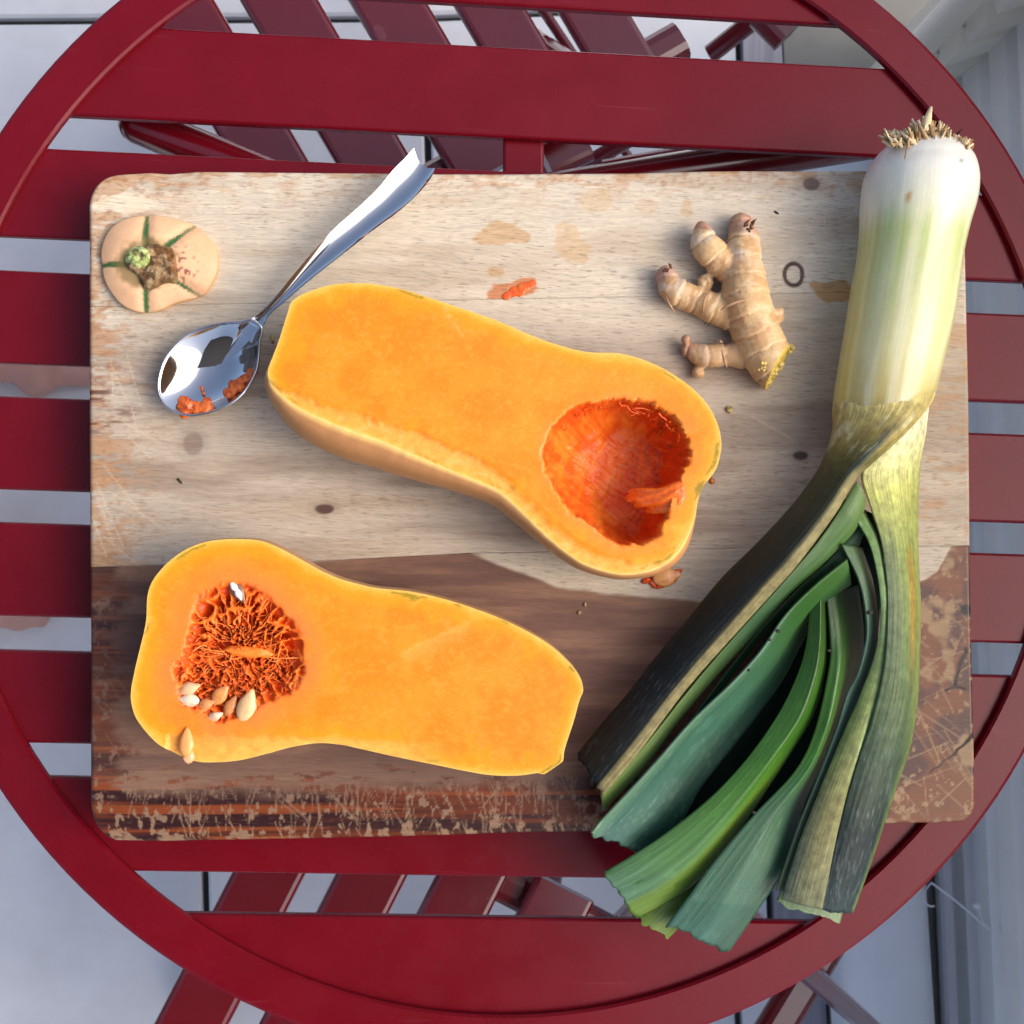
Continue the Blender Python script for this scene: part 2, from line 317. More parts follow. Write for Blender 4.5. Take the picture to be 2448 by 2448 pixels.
for (p0,z0,p1,z1,r) in (((330,296),-.035,(1150,640),-.035,.0105),((2110,330),-.045,(1250,470),-.045,.0105)):
    a, b = seg(p0,z0,p1,z1); mobj('frame_tube', *capsule([a,(a+b)/2,b],[r]*3,18), RED_C, table)
hinge = mobj('hinge', *box_between(P(385,352,-.06), P(455,362,-.06), .012, .02), RED_C, table, smooth=False)
BLUE = plain('blue_plastic', (.12,.25,.55), .4); mobj('hinge_cap', *blob(P(412,338,-.05),(.004,.003,.003),3,.1,1,2), BLUE, hinge)
for (p0,z0,p1,z1) in (((1520,1960),-.03,(2130,2500),-.50),((1500,900),-.03,(620,1700),-.69),((900,700),-.03,(1480,1650),-.69),((1250,470),-.05,(760,1560),-.69)):
    a, b = seg(p0,z0,p1,z1); t = (b-a)/np.linalg.norm(b-a); mobj('leg', *box_between(a, b, .017, .017), RED_C, table, smooth=False)
# ------------------------------------------------------------------ two red slatted folding chairs
SZ = -.27
def chair(label, slats, rail, back_len, extra, side):
    """slats: pairs of pixel edge lines; rail: the front rail's edge in pixels; back_len: metres the seat runs back"""
    E = [[(P(*e[0],SZ),P(*e[1],SZ)) for e in s] for s in slats]
    ra, rb = P(*rail[0],SZ), P(*rail[1],SZ); rd = (rb-ra)/np.linalg.norm(rb-ra)
    d = np.mean([ (e[1]-e[0])/np.linalg.norm(e[1]-e[0]) for s in E for e in s], 0); d /= np.linalg.norm(d)   # towards the seat's back
    def at(e):                                  # where an edge line crosses the rail line
        A = np.array([[d[0],-rd[0]],[d[1],-rd[1]]]); t = np.linalg.solve(A, (ra-e[0])[:2]); return e[0]+d*t[0]
    first, last = at(E[0][0]), at(E[-1][1]); ch = empty('folding_chair', (first+last)/2*np.array((1,1,0))+d*.18*np.array((1,1,0)), label, 'chair', 'red folding chairs under the table')
    for s in E:
        a, b = at(s[0]), at(s[1]); wd = abs(np.cross((b-a)[:2], d[:2])); c = (a+b)/2; mobj('slat', *box_between(c-d*.008, c+d*back_len, wd, .011), RED_C, ch, smooth=False)
    u = np.array((0,0,1.)); w = (last-first); w /= np.linalg.norm(w)
    for k, (o, z) in enumerate(((.012,-.020),(back_len-.03,-.020))):
        mobj('cross_rail', *box_between(first+d*o-w*.02+u*z, last+d*o+w*.03+u*z, .030, .024), RED_C, ch, smooth=False)
    for q, sg in ((first, -1), (last, 1)):
        base = q-w*.024*sg; g0 = base*np.array((1,1,0))
        mobj('leg', *box_between(base-d*.02+u*(-.03), g0+d*(back_len+.02)+u*.0, .020, .024), RED_C, ch, smooth=False)
        mobj('leg', *box_between(base+d*(back_len+.06)+u*(.42), g0-w*.006*sg+d*.02+u*.0, .020, .024), RED_C, ch, smooth=False)
    for z in (.24,.34): mobj('backrest', *box_between(first+d*(back_len+.045)-w*.02+u*z, last+d*(back_len+.045)+w*.02+u*z, .012, .06), RED_C, ch, smooth=False)
    for nm, a, za, b, zb, wd, th in extra: mobj(nm, *box_between(P(*a,za), P(*b,zb), wd, th), RED_C, ch, smooth=False)
    return ch
chair('red slatted folding chair pushed under the upper side of the table',
  [(((548,373),(316,0)),((735,379),(503,0))),(((797,383),(573,0)),((979,373),(760,0))),(((1062,393),(826,0)),((1233,370),(1000,0))),
   (((1134,100),(1074,0)),((1307,108),(1247,0))),(((1381,111),(1321,0)),((1555,120),(1490,0)))],
  ((1154,395),(1735,62)), .36,
  [('brace',(1700,128),-.40,(1830,25),-.36,.016,.014),('foot_bar',(1822,30),-.30,(1880,90),-.30,.026,.02),('brace',(1376,410),-.45,(1500,335),-.42,.014,.012),('brace',(1480,345),-.5,(1530,410),-.5,.008,.008),('brace',(1285,5),-.42,(1372,135),-.42,.008,.010),
   ('brace',(1444,412),-.38,(1640,378),-.36,.020,.016),('brace',(1302,385),-.30,(1400,340),-.30,.03,.016)], 1)
chair('red slatted folding chair tucked under the lower side of the table',
  [(((499,2193),(365,2448)),((673,2202),(548,2435))),(((744,2202),(620,2440)),((921,2199),(797,2437))),(((986,2202),(866,2440)),((1160,2202),(1040,2440))),
   (((1225,2199),(1110,2440)),((1400,2196),(1285,2440))),(((1468,2199),(1353,2440)),((1645,2199),(1530,2440)))],
  ((1250,2100),(1400,2178)), .36,
  [('side_rail',(1985,2240),-.36,(1790,2560),-.36,.030,.018)], 1)
# ------------------------------------------------------------------ cutting board: three planks, each its own part
BZ = .023; ZB = BZ                               # board top, above the table top
def outline_x(y):                                # left and right edge of the board in photo pixels
    xl = np.interp(y, [405,560,1027,1632,1780,1928,2016], [212,213,213,217,216,216,220])
    xr = np.interp(y, [405,545,740,950,1300,1490,1800,1975], [2306,2309,2313,2318,2321,2324,2331,2334])
    r1, r2 = 78, 60
    t = np.clip((411+r1-y)/r1, 0, 1); xl = xl+66*(1-np.sqrt(1-t*t)); t = np.clip((y-(2014-92))/92, 0, 1); xl = xl+58*(1-np.sqrt(1-t*t*.98))
    t = np.clip((404+40-y)/40, 0, 1); xr = xr-34*(1-np.sqrt(1-t*t)); t = np.clip((y-(1974-50))/50, 0, 1); xr = xr-44*(1-np.sqrt(1-t*t*.98))
    return xl, xr
def seam(k, x):
    if k == 0: return np.interp(x, [212,260,300,355,400,470,900,1200,1500,1900,2060,2320], [414,412,410,407,410,405,409,413,411,404,403,402])
    if k == 1: return np.interp(x, [213,2322], [733,694])
    if k == 2: return np.interp(x, [213,747,1115,1320,2322], [1356,1342,1322,1318,1304])
    return np.interp(x, [213,270,380,816,1069,1238,1403,2120,2334], [2012,2014,2016,2005,1998,1991,1989,1974,1969])
def segd(x, y, p, q):
    p, q = np.array(p,float), np.array(q,float); ab = q-p; t = np.clip(((x-p[0])*ab[0]+(y-p[1])*ab[1])/(ab@ab),0,1)
    return np.hypot(x-p[0]-t*ab[0], y-p[1]-t*ab[1])
def wood_colour(x, y, k):
    """pigment of the wood at photo pixel x, y on plank k: sapwood, heartwood, oil-worn patches, knots, knife scars"""
    n1 = fbm(x/420, y/60, 3, 4); n2 = fbm(x/90, y/9, 11, 4); n3 = fbm(x/38, y/26, 23, 4); n4 = fbm(x/160, y/120, 31, 4); wob = fbm(x/70, y/40, 41, 3)-.5
    base = {0:lin((207,196,176)),1:lin((188,175,157)),2:lin((194,182,162))}[k]; c = np.tile(base, (len(x),1))
    if k == 1: c = mixc(np.tile(lin((205,194,174)),(len(x),1)), c, sstep(700,900,y+60*(n1-.5)))
    c = mixc(c, np.tile(lin((176,156,132)),(len(x),1)), sstep(.45,.75,n1)*.6)
    if k == 1: 
        c = mixc(c, np.tile(lin((146,128,112)),(len(x),1)), sstep(.42,.68,fbm(x/500,y/70,53,4))*.75*sstep(730,880,y+80*(n1-.5)))
        c = mixc(c, np.tile(lin((196,176,146)),(len(x),1)), sstep(1500,2300,x)*.35)
    c = c*(1+.16*(n2-.5))[:,None]
    xl, xr = outline_x(y); eL, eR, eT, eB = x-xl, xr-x, y-seam(0,x), seam(3,x)-y
    # oil finish left standing as orange-brown patches near the edges
    if k < 2:
        wear = sstep(.50,.57, .55*n3+.45*n2+.22*np.exp(-eL/110)+.16*np.exp(-eT/50)+.13*np.exp(-np.maximum(eR,0)/120)-.11-.02*sstep(200,500,eL)+.04*(n2-.5))
        wear *= np.clip(1.0*np.exp(-np.maximum(eL-60,0)/90)+.9*np.exp(-np.maximum(eT-22,0)/38)+.75*sstep(1900,2150,x),0,1)
        tc = np.tile(lin((180,130,80)),(len(x),1)); tc = mixc(tc, np.tile(lin((112,60,42)),(len(x),1)), sstep(.50,.72,fbm(x/60,y/10,61,4))*np.exp(-eL/130)*sstep(760,900,y)*(1-sstep(1000,1150,y)))
        c = mixc(c, tc, wear*.58)
        sp = sstep(.60,.70,fbm(x/13,y/7,71,2))*(np.exp(-eL/130)+np.exp(-eT/60))*.5; c = mixc(c, np.tile(lin((150,92,50)),(len(x),1)), np.clip(sp,0,.7))
        if k == 1:
            dk = sstep(.52,.64,fbm(x/75,y/9,83,4))*np.exp(-np.maximum(eL-30,0)/110)*sstep(830,930,y)*(1-sstep(1010,1080,y)); c = mixc(c, np.tile(lin((92,46,36)),(len(x),1)), dk*.85)
    gloss = np.zeros(len(x))
    if k == 2:
        hb = np.interp(x, [200,640,747,886,1017,1115,1147,1226,1305,1361,1445,1585,1700,2100,2205,2240,2275,2340], [1300,1348,1343,1327,1323,1321,1331,1362,1394,1411,1417,1427,1440,1430,1392,1368,1303,1296])
        h = sstep(-5,5, y-hb+14*wob); rb = sstep(.4,.62,fbm(x/500,y/26,97,4))
        heart = mixc(np.tile(lin((132,98,78)),(len(x),1)), np.tile(lin((104,73,62)),(len(x),1)), sstep(.35,.65,fbm(x/340,y/38,101,4)))
        grey = np.tile(lin((124,99,82)),(len(x),1)); heart = mixc(heart, grey, sstep(1690,1900,y)*.6)
        oil = mixc(np.tile(lin((98,45,24)),(len(x),1)), np.tile(lin((48,22,24)),(len(x),1)), rb); oil = mixc(oil, np.tile(lin((134,66,30)),(len(x),1)), sstep(.56,.7,fbm(x/600,y/12,103,3))*.8)
        right = sstep(1960,2110,x); oilr = mixc(np.tile(lin((116,68,40)),(len(x),1)), np.tile(lin((80,50,42)),(len(x),1)), sstep(.38,.62,fbm(x/60+y/170,y/90-x/130,107,4))); oil = mixc(oil, oilr, right)
        inb = sstep(150,95,eB+46*(fbm(x/80,y/60,109,4)-.5)); inl = sstep(120,40,eL+150*(fbm(x/50,y/22,110,4)-.5))*.8
        m1 = np.clip(inb+inl+right*sstep(.24,.34,fbm(x/70,y/70,111,4)),0,1); m1 = np.maximum(m1, .8*sstep(.60,.66,fbm(x/46,y/12,112,4))*sstep(210,140,eB))
        # knife scars cut through the oil to pale wood
        sc = np.zeros(len(x)); rr = np.random.default_rng(5)
        for i in range(330):
            if i < 240: cx, cy, L, an = rr.uniform(300,1420), rr.uniform(1850,2010), rr.uniform(20,100)*rr.uniform(.6,1.4), rr.normal(1.45,.28)
            elif i < 275: cx, cy, L, an = rr.uniform(215,420), rr.uniform(1400,1800), rr.uniform(40,150), rr.normal(1.0,.2)
            else: cx, cy, L, an = rr.uniform(2100,2330), rr.uniform(1420,1960), rr.uniform(40,170), rr.choice([rr.normal(.75,.2),rr.normal(1.2,.3),rr.normal(-.4,.2)])
            d0 = np.array((math.cos(an),math.sin(an)))*L/2; b = (np.abs(x-cx) < L) & (np.abs(y-cy) < L)
            if not b.any(): continue
            dd = segd(x[b], y[b], (cx,cy)-d0, (cx,cy)+d0); sc[b] = np.maximum(sc[b], np.clip(1-dd/rr.uniform(1.4,2.8),0,1)*rr.uniform(.45,1))
        chip = sstep(.64,.69,fbm(x/14,y/17,113,4)+.12*sc+.10*sstep(40,8,eB)-.03*right); m1 = m1*(1-np.clip(sc*1.1,0,.9))*(1-.85*chip)
        pale = mixc(np.tile(lin((150,121,94)),(len(x),1)), np.tile(lin((176,150,112)),(len(x),1)), right)
        heart = mixc(heart, pale, np.clip(sstep(150,20,eB)+.8*right,0,1)*.7); heart = mixc(heart, oil, m1); gloss = m1*h
        heart = mixc(heart, np.tile(lin((178,150,116)),(len(x),1)), np.clip(sstep(9,2,eB+6*wob),0,1)*(1-right))
        c = mixc(c, heart, h)
        for p, q, ww in (((2306,1556),(2281,1635),5),((2281,1635),(2262,1650),4),((2281,1635),(2306,1651),5),((2328,1752),(2285,1800),4),((2285,1800),(2225,1845),2.5)):
            dd = segd(x+5*wob*4,y+6*(n3-.5)*4,p,q); c = mixc(c, np.tile(lin((30,16,14)),(len(x),1)), sstep(ww+2,ww-2,dd))
        c = mixc(c, np.tile(lin((18,10,9)),(len(x),1)), sstep(17,11,np.hypot(x-2308,y-1457)+10*wob))
    for kx, ky, rx, ry, col, a in ((776,1216,24,12,(84,54,46),.95),(462,1062,22,24,(112,82,74),.5),(1914,1089,17,10,(70,46,44),.9),(1938,440,20,16,(96,70,66),.85),(2078,575,5,26,(92,52,40),.8),(2062,560,5,9,(92,60,44),.6),(1452,1105,8,5,(120,90,70),.5)):
        e = np.hypot((x-kx)/rx,(y-ky)/ry)+.5*wob; c = mixc(c, np.tile(lin(col),(len(x),1)), sstep(1.25,.8,e)*a); c = mixc(c, c*.82, sstep(2.3,1.3,e)*.7)
    e = np.hypot((x-1897)/22,(y-656)/27)+.25*wob; c = mixc(c, np.tile(lin((62,30,28)),(len(x),1)), sstep(.72,.84,e)*sstep(1.26,1.1,e)*.95)
    for kx, ky, rx, ry, col, a in ((1195,560,56,30,(190,148,92),.62),(1365,585,42,44,(200,164,114),.5),(1187,650,20,14,(190,150,96),.6),(1995,697,48,26,(186,138,74),.8),(1440,480,40,34,(196,160,110),.4),(1640,500,16,18,(196,158,110),.45),(1545,500,24,26,(196,158,112),.3),(300,486,70,22,(226,212,186),.75)):
        e = np.hypot((x-kx)/rx,(y-ky)/ry)+1.2*(n3-.5)+.6*wob; c = mixc(c, np.tile(lin(col),(len(x),1)), sstep(1.08,.92,e)*a)
    if k == 0:                                   # stain of squash juice
        e = np.maximum(np.abs((y-690)+ (x-1225)*.12)/22, np.abs(x-1225)/62)+.8*(n3-.5); c = mixc(c, np.tile(lin((190,104,36)),(len(x),1)), sstep(1.0,.8,e)*.8)
    if k < 2: 
        rr = np.random.default_rng(9+k); sc = np.zeros(len(x))
        for i in range(46):
            cx, cy = (rr.uniform(215,420), rr.uniform(840,1350)) if (i < 16 and k == 1) else ((rr.uniform(1960,2320), rr.uniform(410,640)) if (k == 0 and i < 22) else (rr.uniform(900,2300), rr.uniform(420,1300)))
            L, an = rr.uniform(40,170), rr.normal(1.0,.35); d0 = np.array((math.cos(an),math.sin(an)))*L/2; b = (np.abs(x-cx) < L)&(np.abs(y-cy) < L)
            if b.any(): sc[b] = np.maximum(sc[b], np.clip(1-segd(x[b],y[b],(cx,cy)-d0,(cx,cy)+d0)/2.6,0,1)*(.75 if i < 22 else .3))
        c = mixc(c, np.tile(lin((224,204,170)),(len(x),1)), sc*.6)
    return np.clip(c,0.003,.9), gloss
def plank(k, rows, cols=600):
    rs = np.linspace(0,1,rows); cs = np.linspace(0,1,cols); R, Cc = np.meshgrid(rs, cs, indexing='ij')
    y0 = np.interp(Cc,[0,1],[0,1])*0+R; X = 213+(2326-213)*Cc
    for it in range(3):
        Y = seam(k,X)+(seam(k+1,X)-seam(k,X))*R; a, b = outline_x(Y); ins = 8; X = (a+ins)+(b-a-2*ins)*Cc
    if k == 0: Y = Y+8*(1-R)
    if k == 2: Y = Y-8*R
    W = px(np.c_[X.ravel(),Y.ravel()], ZB).reshape(rows,cols,3); col, gl = wood_colour(X.ravel(), Y.ravel(), k); col = col.reshape(rows,cols,3); gl = gl.reshape(rows,cols)
    gap = .00012
    def skirt(top, outer):                       # bevelled rim profile, or a hairline joint
        return [(.0006,.0002),(.0013,.0008),(.0017,.0018),(.0017,.0205),(.0008,.0225)] if outer else [(-gap,.0004),(-gap,.0225)]
    def extend(W, col, gl, axis, end, outer):
        A = np.moveaxis(W, axis, 0); Co = np.moveaxis(col, axis, 0); G = np.moveaxis(gl, axis, 0); e = A[0] if end == 0 else A[-1]; i2 = A[3] if end == 0 else A[-4]
        dn = (e-i2); dn[:,2] = 0; dn = dn/(np.linalg.norm(dn,axis=1)[:,None]+1e-12); add = []
        for o, z in skirt(0, outer):
            q = e+dn*o; q = q.copy(); q[:,2] = np.minimum(q[:,2], TOP+ZB-z); add.append(q)
        add = np.array(add); cc = np.repeat((Co[0] if end == 0 else Co[-1])[None], len(add), 0).copy(); gg = np.repeat((G[0] if end == 0 else G[-1])[None], len(add), 0)
        if end == 0: A = np.concatenate([add[::-1],A]); Co = np.concatenate([cc[::-1],Co]); G = np.concatenate([gg,G])
        else: A = np.concatenate([A,add]); Co = np.concatenate([Co,cc]); G = np.concatenate([G,gg])
        return np.moveaxis(A,0,axis), np.moveaxis(Co,0,axis), np.moveaxis(G,0,axis)
    W, col, gl = extend(W, col, gl, 1, 0, True); W, col, gl = extend(W, col, gl, 1, 1, True)
    W, col, gl = extend(W, col, gl, 0, 0, k == 0); W, col, gl = extend(W, col, gl, 0, 1, k == 2)
    r, c = W.shape[:2]; F = gridfaces(r,c)[:,::-1].tolist()
    per = list(range(c))+[i*c+c-1 for i in range(1,r)]+[(r-1)*c+j for j in range(c-2,-1,-1)]+[i*c for i in range(r-2,0,-1)]
    F.append(per)
    return mobj('plank', W.reshape(-1,3), F, WOOD, board, attrs={'pigment':col.reshape(-1,3),'gloss':gl.ravel()})
board = empty('cutting_board', (P(1270,1200,0)*np.array((1,1,0))+np.array((0,0,TOP))), 'worn wooden cutting board of pale and dark planks lying on the red table', 'cutting board')
plank(0, 100); plank(1, 180); plank(2, 200)
BT = TOP+ZB                                        # world height of the board's top
# ------------------------------------------------------------------ squash halves
FLESH = colattr('squash_flesh', .36, .34, .03, (.004,.0016,.0005), (1.0,(700,1100,900),.86,1.10), (1.0,(420,1900,1100),.35,.0005))
RIND = colattr('squash_rind', .42, .4, 0, detail=(1.0,(260,260,260),.93,1.06)); PULP = colattr('squash_pulp', .2, .5, .15, (.004,.0015,.0005), (1.0,(700,700,700),.85,1.12), (1.0,(900,900,900),.4,.0008))
def cdt(outline, pts, rings=()):
    """conforming triangulation: outline plus interior points"""
    V = [Vector(p) for p in outline]; n = len(V); E = [(i,(i+1)%n) for i in range(n)]
    V += [Vector(p) for p in pts]; r = geometry.delaunay_2d_cdt(V, E, [list(range(n))], 1, 1e-7)
    return np.array([tuple(v) for v in r[0]]), [list(f) for f in r[2]], r[3]
def field(outline, step, margin, jit=.25):
    lo, hi = outline.min(0), outline.max(0); X, Y = np.meshgrid(np.arange(lo[0],hi[0],step), np.arange(lo[1],hi[1],step)); p = np.c_[X.ravel(),Y.ravel()]; p = p+RNG.uniform(-jit,jit,p.shape)*step
    p = p[inside(outline,p)]; return p[dist(outline,p) > margin]
def inset_rings(outline, ds):
    t = np.roll(outline,-1,0)-np.roll(outline,1,0); t /= np.linalg.norm(t,axis=1)[:,None]; n = np.c_[-t[:,1],t[:,0]]
    area = np.sum(outline[:,0]*np.roll(outline[:,1],-1)-np.roll(outline[:,0],-1)*outline[:,1]); n = n if area > 0 else -n; out = []
    for d in ds:
        q = outline+n*d; q = q[dist(outline,q) > d*.93]; out.append(q)
    return out, n
def tile(c, n): return np.tile(lin(c),(n,1))
def squash(label, cut_px, zc, R, sil_px, zs, face_fn, origin_px, fine=None):
    ol = catmull(cut_px, 420, True); wo = px(ol, zc)[:,:2]; rings, nin = inset_rings(wo, (.0006,.0013,.0022,.0034,.005,.007))
    if np.sum(wo[:,0]*np.roll(wo[:,1],-1)-np.roll(wo[:,0],-1)*wo[:,1]) < 0: wo = wo[::-1]; rings, nin = inset_rings(wo, (.0006,.0013,.0022,.0034,.005,.007))
    interior = field(wo, .00115, .0082)
    if fine is not None:
        fp = px(catmull(fine,120,True), zc)[:,:2]; fp = fp if np.sum(fp[:,0]*np.roll(fp[:,1],-1)-np.roll(fp[:,0],-1)*fp[:,1]) > 0 else fp[::-1]; interior = np.vstack([interior[~inside(fp,interior)], field(fp,.00052,.0001)])
    pts = np.vstack(rings+[interior]); V2, F, _ = cdt(wo, pts)
    d = dist(wo, V2); z, col = face_fn(V2, d); V = np.c_[V2, TOP+zc+z]
    root = empty('squash_half', np.r_[P(*origin_px,zc)[:2], BT], label, 'squash', 'halves of the butternut squash')
    F = [f if np.cross(V2[f[1]]-V2[f[0]], V2[f[2]]-V2[f[0]]) > 0 else f[::-1] for f in F]
    mobj('flesh', V, F, FLESH, root, attrs={'pigment':col})
    # rind: bulges to the silhouette, then closes underneath down to the board
    if sil_px is not None:
        sil = px(catmull(sil_px, 300, False), zs)[:,:2]; b = dist(sil, wo, False); side = (wo-px((1000,1000),zc)[0,:2]); 
        u_ = topx(wo, zc); low = u_[:,1] > np.interp(u_[:,0], [600,690,760,1600,1660,1800], [880,880,800,1100,1360,1400]); b = np.where(low & (b < .03), b, .0006)
        kern = np.hanning(45); kern /= kern.sum(); b = np.convolve(np.r_[b[-22:],b,b[:22]], kern, 'valid')
    else: b = np.full(len(wo), .0009)
    b = np.minimum(b,.022); prof = [(0,0),(.30,-.0012),(.62,-.004),(.88,-.009),(1.0,zs-zc)]; n = len(wo); L = []; kn = np.hanning(51); kn /= kn.sum(); nsm = np.stack([np.convolve(np.r_[nin[-25:,i],nin[:,i],nin[:25,i]],kn,'valid') for i in (0,1)],-1); nsm /= np.linalg.norm(nsm,axis=1)[:,None]
    z0 = np.interp(np.arange(n), np.arange(n), TOP+zc+face_fn(wo, np.zeros(n))[0])
    for k, (a, dz) in enumerate(prof): q = wo-(nsm if b.max() > .003 else nin)*(b*a)[:,None]; L.append(np.c_[q, z0 if k == 0 else np.minimum(TOP+zc+dz, z0-.0003)])
    loop = L[-1][:,:2]; inn = field(loop, .004, .0022); VB, FB, _ = cdt(loop, np.vstack(inset_rings(loop,(.001,.0022))[0]+[inn])); D = dist(loop, VB)
    Hh = zc+(zs-zc)-ZB+.0; dep = np.sqrt(np.maximum(R*R-np.maximum(R-D,0)**2,0))/R*Hh; VB3 = np.c_[VB, TOP+zs-dep]; VB3[:,2] = np.maximum(VB3[:,2], BT+.0001)
    FB = [f if np.cross(VB[f[1]]-VB[f[0]], VB[f[2]]-VB[f[0]]) < 0 else f[::-1] for f in FB]
    Vr, Fr = np.vstack(L), gridfaces(5, n, True).tolist(); k = len(Vr); Vr = np.vstack([Vr,VB3]); Fr += [[a+k for a in f] for f in FB]
    pxx, pyy = Vr[:,0]*4800, Vr[:,1]*4800; c = mixc(tile((200,150,98),len(Vr)), tile((184,130,82),len(Vr)), fbm(pxx/420,pyy/420,5,1)); s = np.arange(n)
    st = np.tile(sstep(.55,.7,fbm(s/26.0,s*0+.5,77,2)),5); rowi = np.repeat(np.arange(5),n); pass
    c[:n] = lin((236,206,120)); mobj('rind', Vr, Fr, RIND, root, attrs={'pigment':c}); return root, wo
CUT1 = [(694,726),(706,714),(729,701),(779,684),(830,677),(895,679),(964,692),(1037,715),(1109,739),(1182,764),(1254,795),(1320,820),(1400,841),(1481,845),(1546,863),(1606,893),(1655,928),(1693,969),(1715,1012),(1724,1050),(1723,1083),(1712,1121),(1693,1148),(1679,1167),(1668,1199),(1660,1235),(1644,1278),(1622,1316),(1590,1346),(1546,1365),(1481,1371),(1405,1351),(1354,1319),(1302,1275),(1250,1223),(1215,1190),(1185,1168),(1127,1143),(1055,1114),(982,1083),(910,1052),(837,1027),(765,998),(711,972),(674,945),(656,929),(642,904),(641,884),(654,848),(667,813),(680,772),(689,744)]
SIL1 = [(639,890),(638,915),(641,940),(653,969),(674,1009),(711,1045),(747,1067),(801,1088),(874,1114),(946,1135),(1019,1157),(1091,1175),(1145,1193),(1182,1215),(1218,1241),(1265,1276),(1300,1305),(1335,1333),(1370,1354),(1405,1369),(1457,1381),(1509,1384),(1561,1376),(1598,1352)]
CAV1 = [(1299,1095),(1303,1055),(1315,1025),(1335,1000),(1365,978),(1400,963),(1440,955),(1475,952),(1512,954),(1550,964),(1588,984),(1622,1010),(1642,1045),(1646,1090),(1640,1130),(1618,1180),(1602,1215),(1590,1250),(1565,1283),(1530,1299),(1490,1301),(1450,1288),(1410,1258),(1370,1225),(1335,1185),(1308,1140)]
ZC1, ZC2 = .067, .062
def topx(V2, z):                                     # world xy at height z -> photo pixel
    q = (np.c_[V2, np.full(len(V2), TOP+z)]-CP)@CR; return np.c_[1224-q[:,0]/q[:,2]*CF, 1224+q[:,1]/q[:,2]*CF]
def flesh_colour(u, d, seed):
    n = len(u); a = fbm(u[:,0]/70,u[:,1]/70,seed,4); f = fbm(u[:,0]/16+u[:,1]/40,u[:,1]/13,seed+3,3); c = mixc(tile((252,154,34),n), tile((254,168,52),n), sstep(.3,.7,a))
    f3 = fbm(u[:,0]/7,u[:,1]/6,seed+5,3); c = mixc(c, tile((255,190,92),n), sstep(.5,.72,.35*f+.65*f3)*.42); dj = d*1000*(1+.9*(fbm(u[:,0]/45,u[:,1]/45,seed+9,4)-.5)*2)+.7*(f3-.5)
    c = mixc(c, tile((252,176,34),n), sstep(9,4,dj)*.8); c = mixc(c, tile((240,206,96),n), sstep(3.6,1.0,dj)*.75); c = mixc(c, tile((240,222,150),n), sstep(1.2,.3,dj)*.6)
    gv = sstep(.62,.68,fbm(u[:,0]/50+u[:,1]/60,u[:,1]/90,seed+8,2)); c = mixc(c, tile((150,150,30),n), gv*sstep(2.0,1.4,dj)*sstep(.5,.9,dj)*.9); return c, a, f
BAND1 = np.array([(640,905),(674,930),(760,962),(874,996),(1019,1041),(1073,1067),(1145,1096),(1210,1140),(1290,1225),(1360,1285),(1430,1325),(1520,1345),(1600,1345)],float)
def face1(V2, d):
    u = topx(V2, ZC1); c, a, f = flesh_colour(u, d, 3); n = len(u); poly = catmull(CAV1, 160, True); jag = (9+9*sstep(1480,1600,u[:,0]))*(fbm(u[:,0]/24,u[:,1]/24,19,5)-.5)*1.7; q = dist(poly,u); ins = inside(poly,u); q = np.where(ins,q,-q)+jag
    x, y = u[:,0], u[:,1]; lf = sstep(1560,1360,x)*.8+.2*sstep(1250,1100,y); wid = 16+95*lf; dep = 33*(1-np.exp(-2.0*np.maximum(q,0)/wid))
    dep = np.where(q > 0, dep, 0); rid = fbm(x/26+y/80,y/34,29,4); rgh = .25+.75*sstep(1500,1600,x)+.6*sstep(34,8,q); dep = dep*(1+.06*(rid-.5)); dep += np.where(q > 0, 1.7*rgh*(fbm(x/9,y/9,37,3)-.5)*sstep(0,12,q), 0)
    xr_, yr_ = x*.82+y*.57, -x*.57+y*.82; stk = fbm(xr_/60,yr_/6,131,4); dep = dep+np.where(q > 0, (stk-.5)*1.0*sstep(0,18,q), 0)
    # the side that was torn rather than cut
    lower = np.interp(x, BAND1[:,0], BAND1[:,1]); bt = sstep(-3,9, y-lower+16*(fbm(x/22,y/22,47,3)-.5))*(x < 1620)
    z = -dep/1000-bt*.0014*(1+.5*(fbm(x/24,y/14,59,3)-.5))-.00018*(fbm(x/18,y/18,43,3)-.5)
    c = mixc(c, tile((252,196,112),n), bt*sstep(0,3,d*1000)*.8); c = mixc(c, tile((250,216,150),n), bt*sstep(.5,.75,f)*.6)
    dd = segd(x,y,(1058,735),(1105,800))+8*(f-.5); c = mixc(c, tile((255,200,130),n), sstep(5,1,dd)*.6)
    c = mixc(c, tile((252,160,84),n), sstep(-26,-4,q)*sstep(.2,.7,a)*.8)
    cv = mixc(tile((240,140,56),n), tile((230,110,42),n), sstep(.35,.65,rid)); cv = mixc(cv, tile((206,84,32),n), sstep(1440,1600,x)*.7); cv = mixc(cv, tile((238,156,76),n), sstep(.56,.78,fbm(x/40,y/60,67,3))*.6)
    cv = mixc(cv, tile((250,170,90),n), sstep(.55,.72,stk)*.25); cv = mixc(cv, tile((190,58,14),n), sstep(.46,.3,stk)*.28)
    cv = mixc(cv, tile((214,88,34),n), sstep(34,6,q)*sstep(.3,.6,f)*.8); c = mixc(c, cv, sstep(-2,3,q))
    c = mixc(c, tile((190,140,60),n), sstep(34,10,np.hypot(x-1642,y-1010))*.5); c = mixc(c, tile((150,140,50),n), sstep(24,6,np.hypot(x-1676,y-1168))*.9)
    return z, c*np.array((.92,.70,.42))
sq1, wo1 = squash('hollowed butternut squash half with a scraped empty cavity, beside the spoon', CUT1, ZC1, .042, SIL1, ZC1-.015, face1, (1180,1000), CAV1)
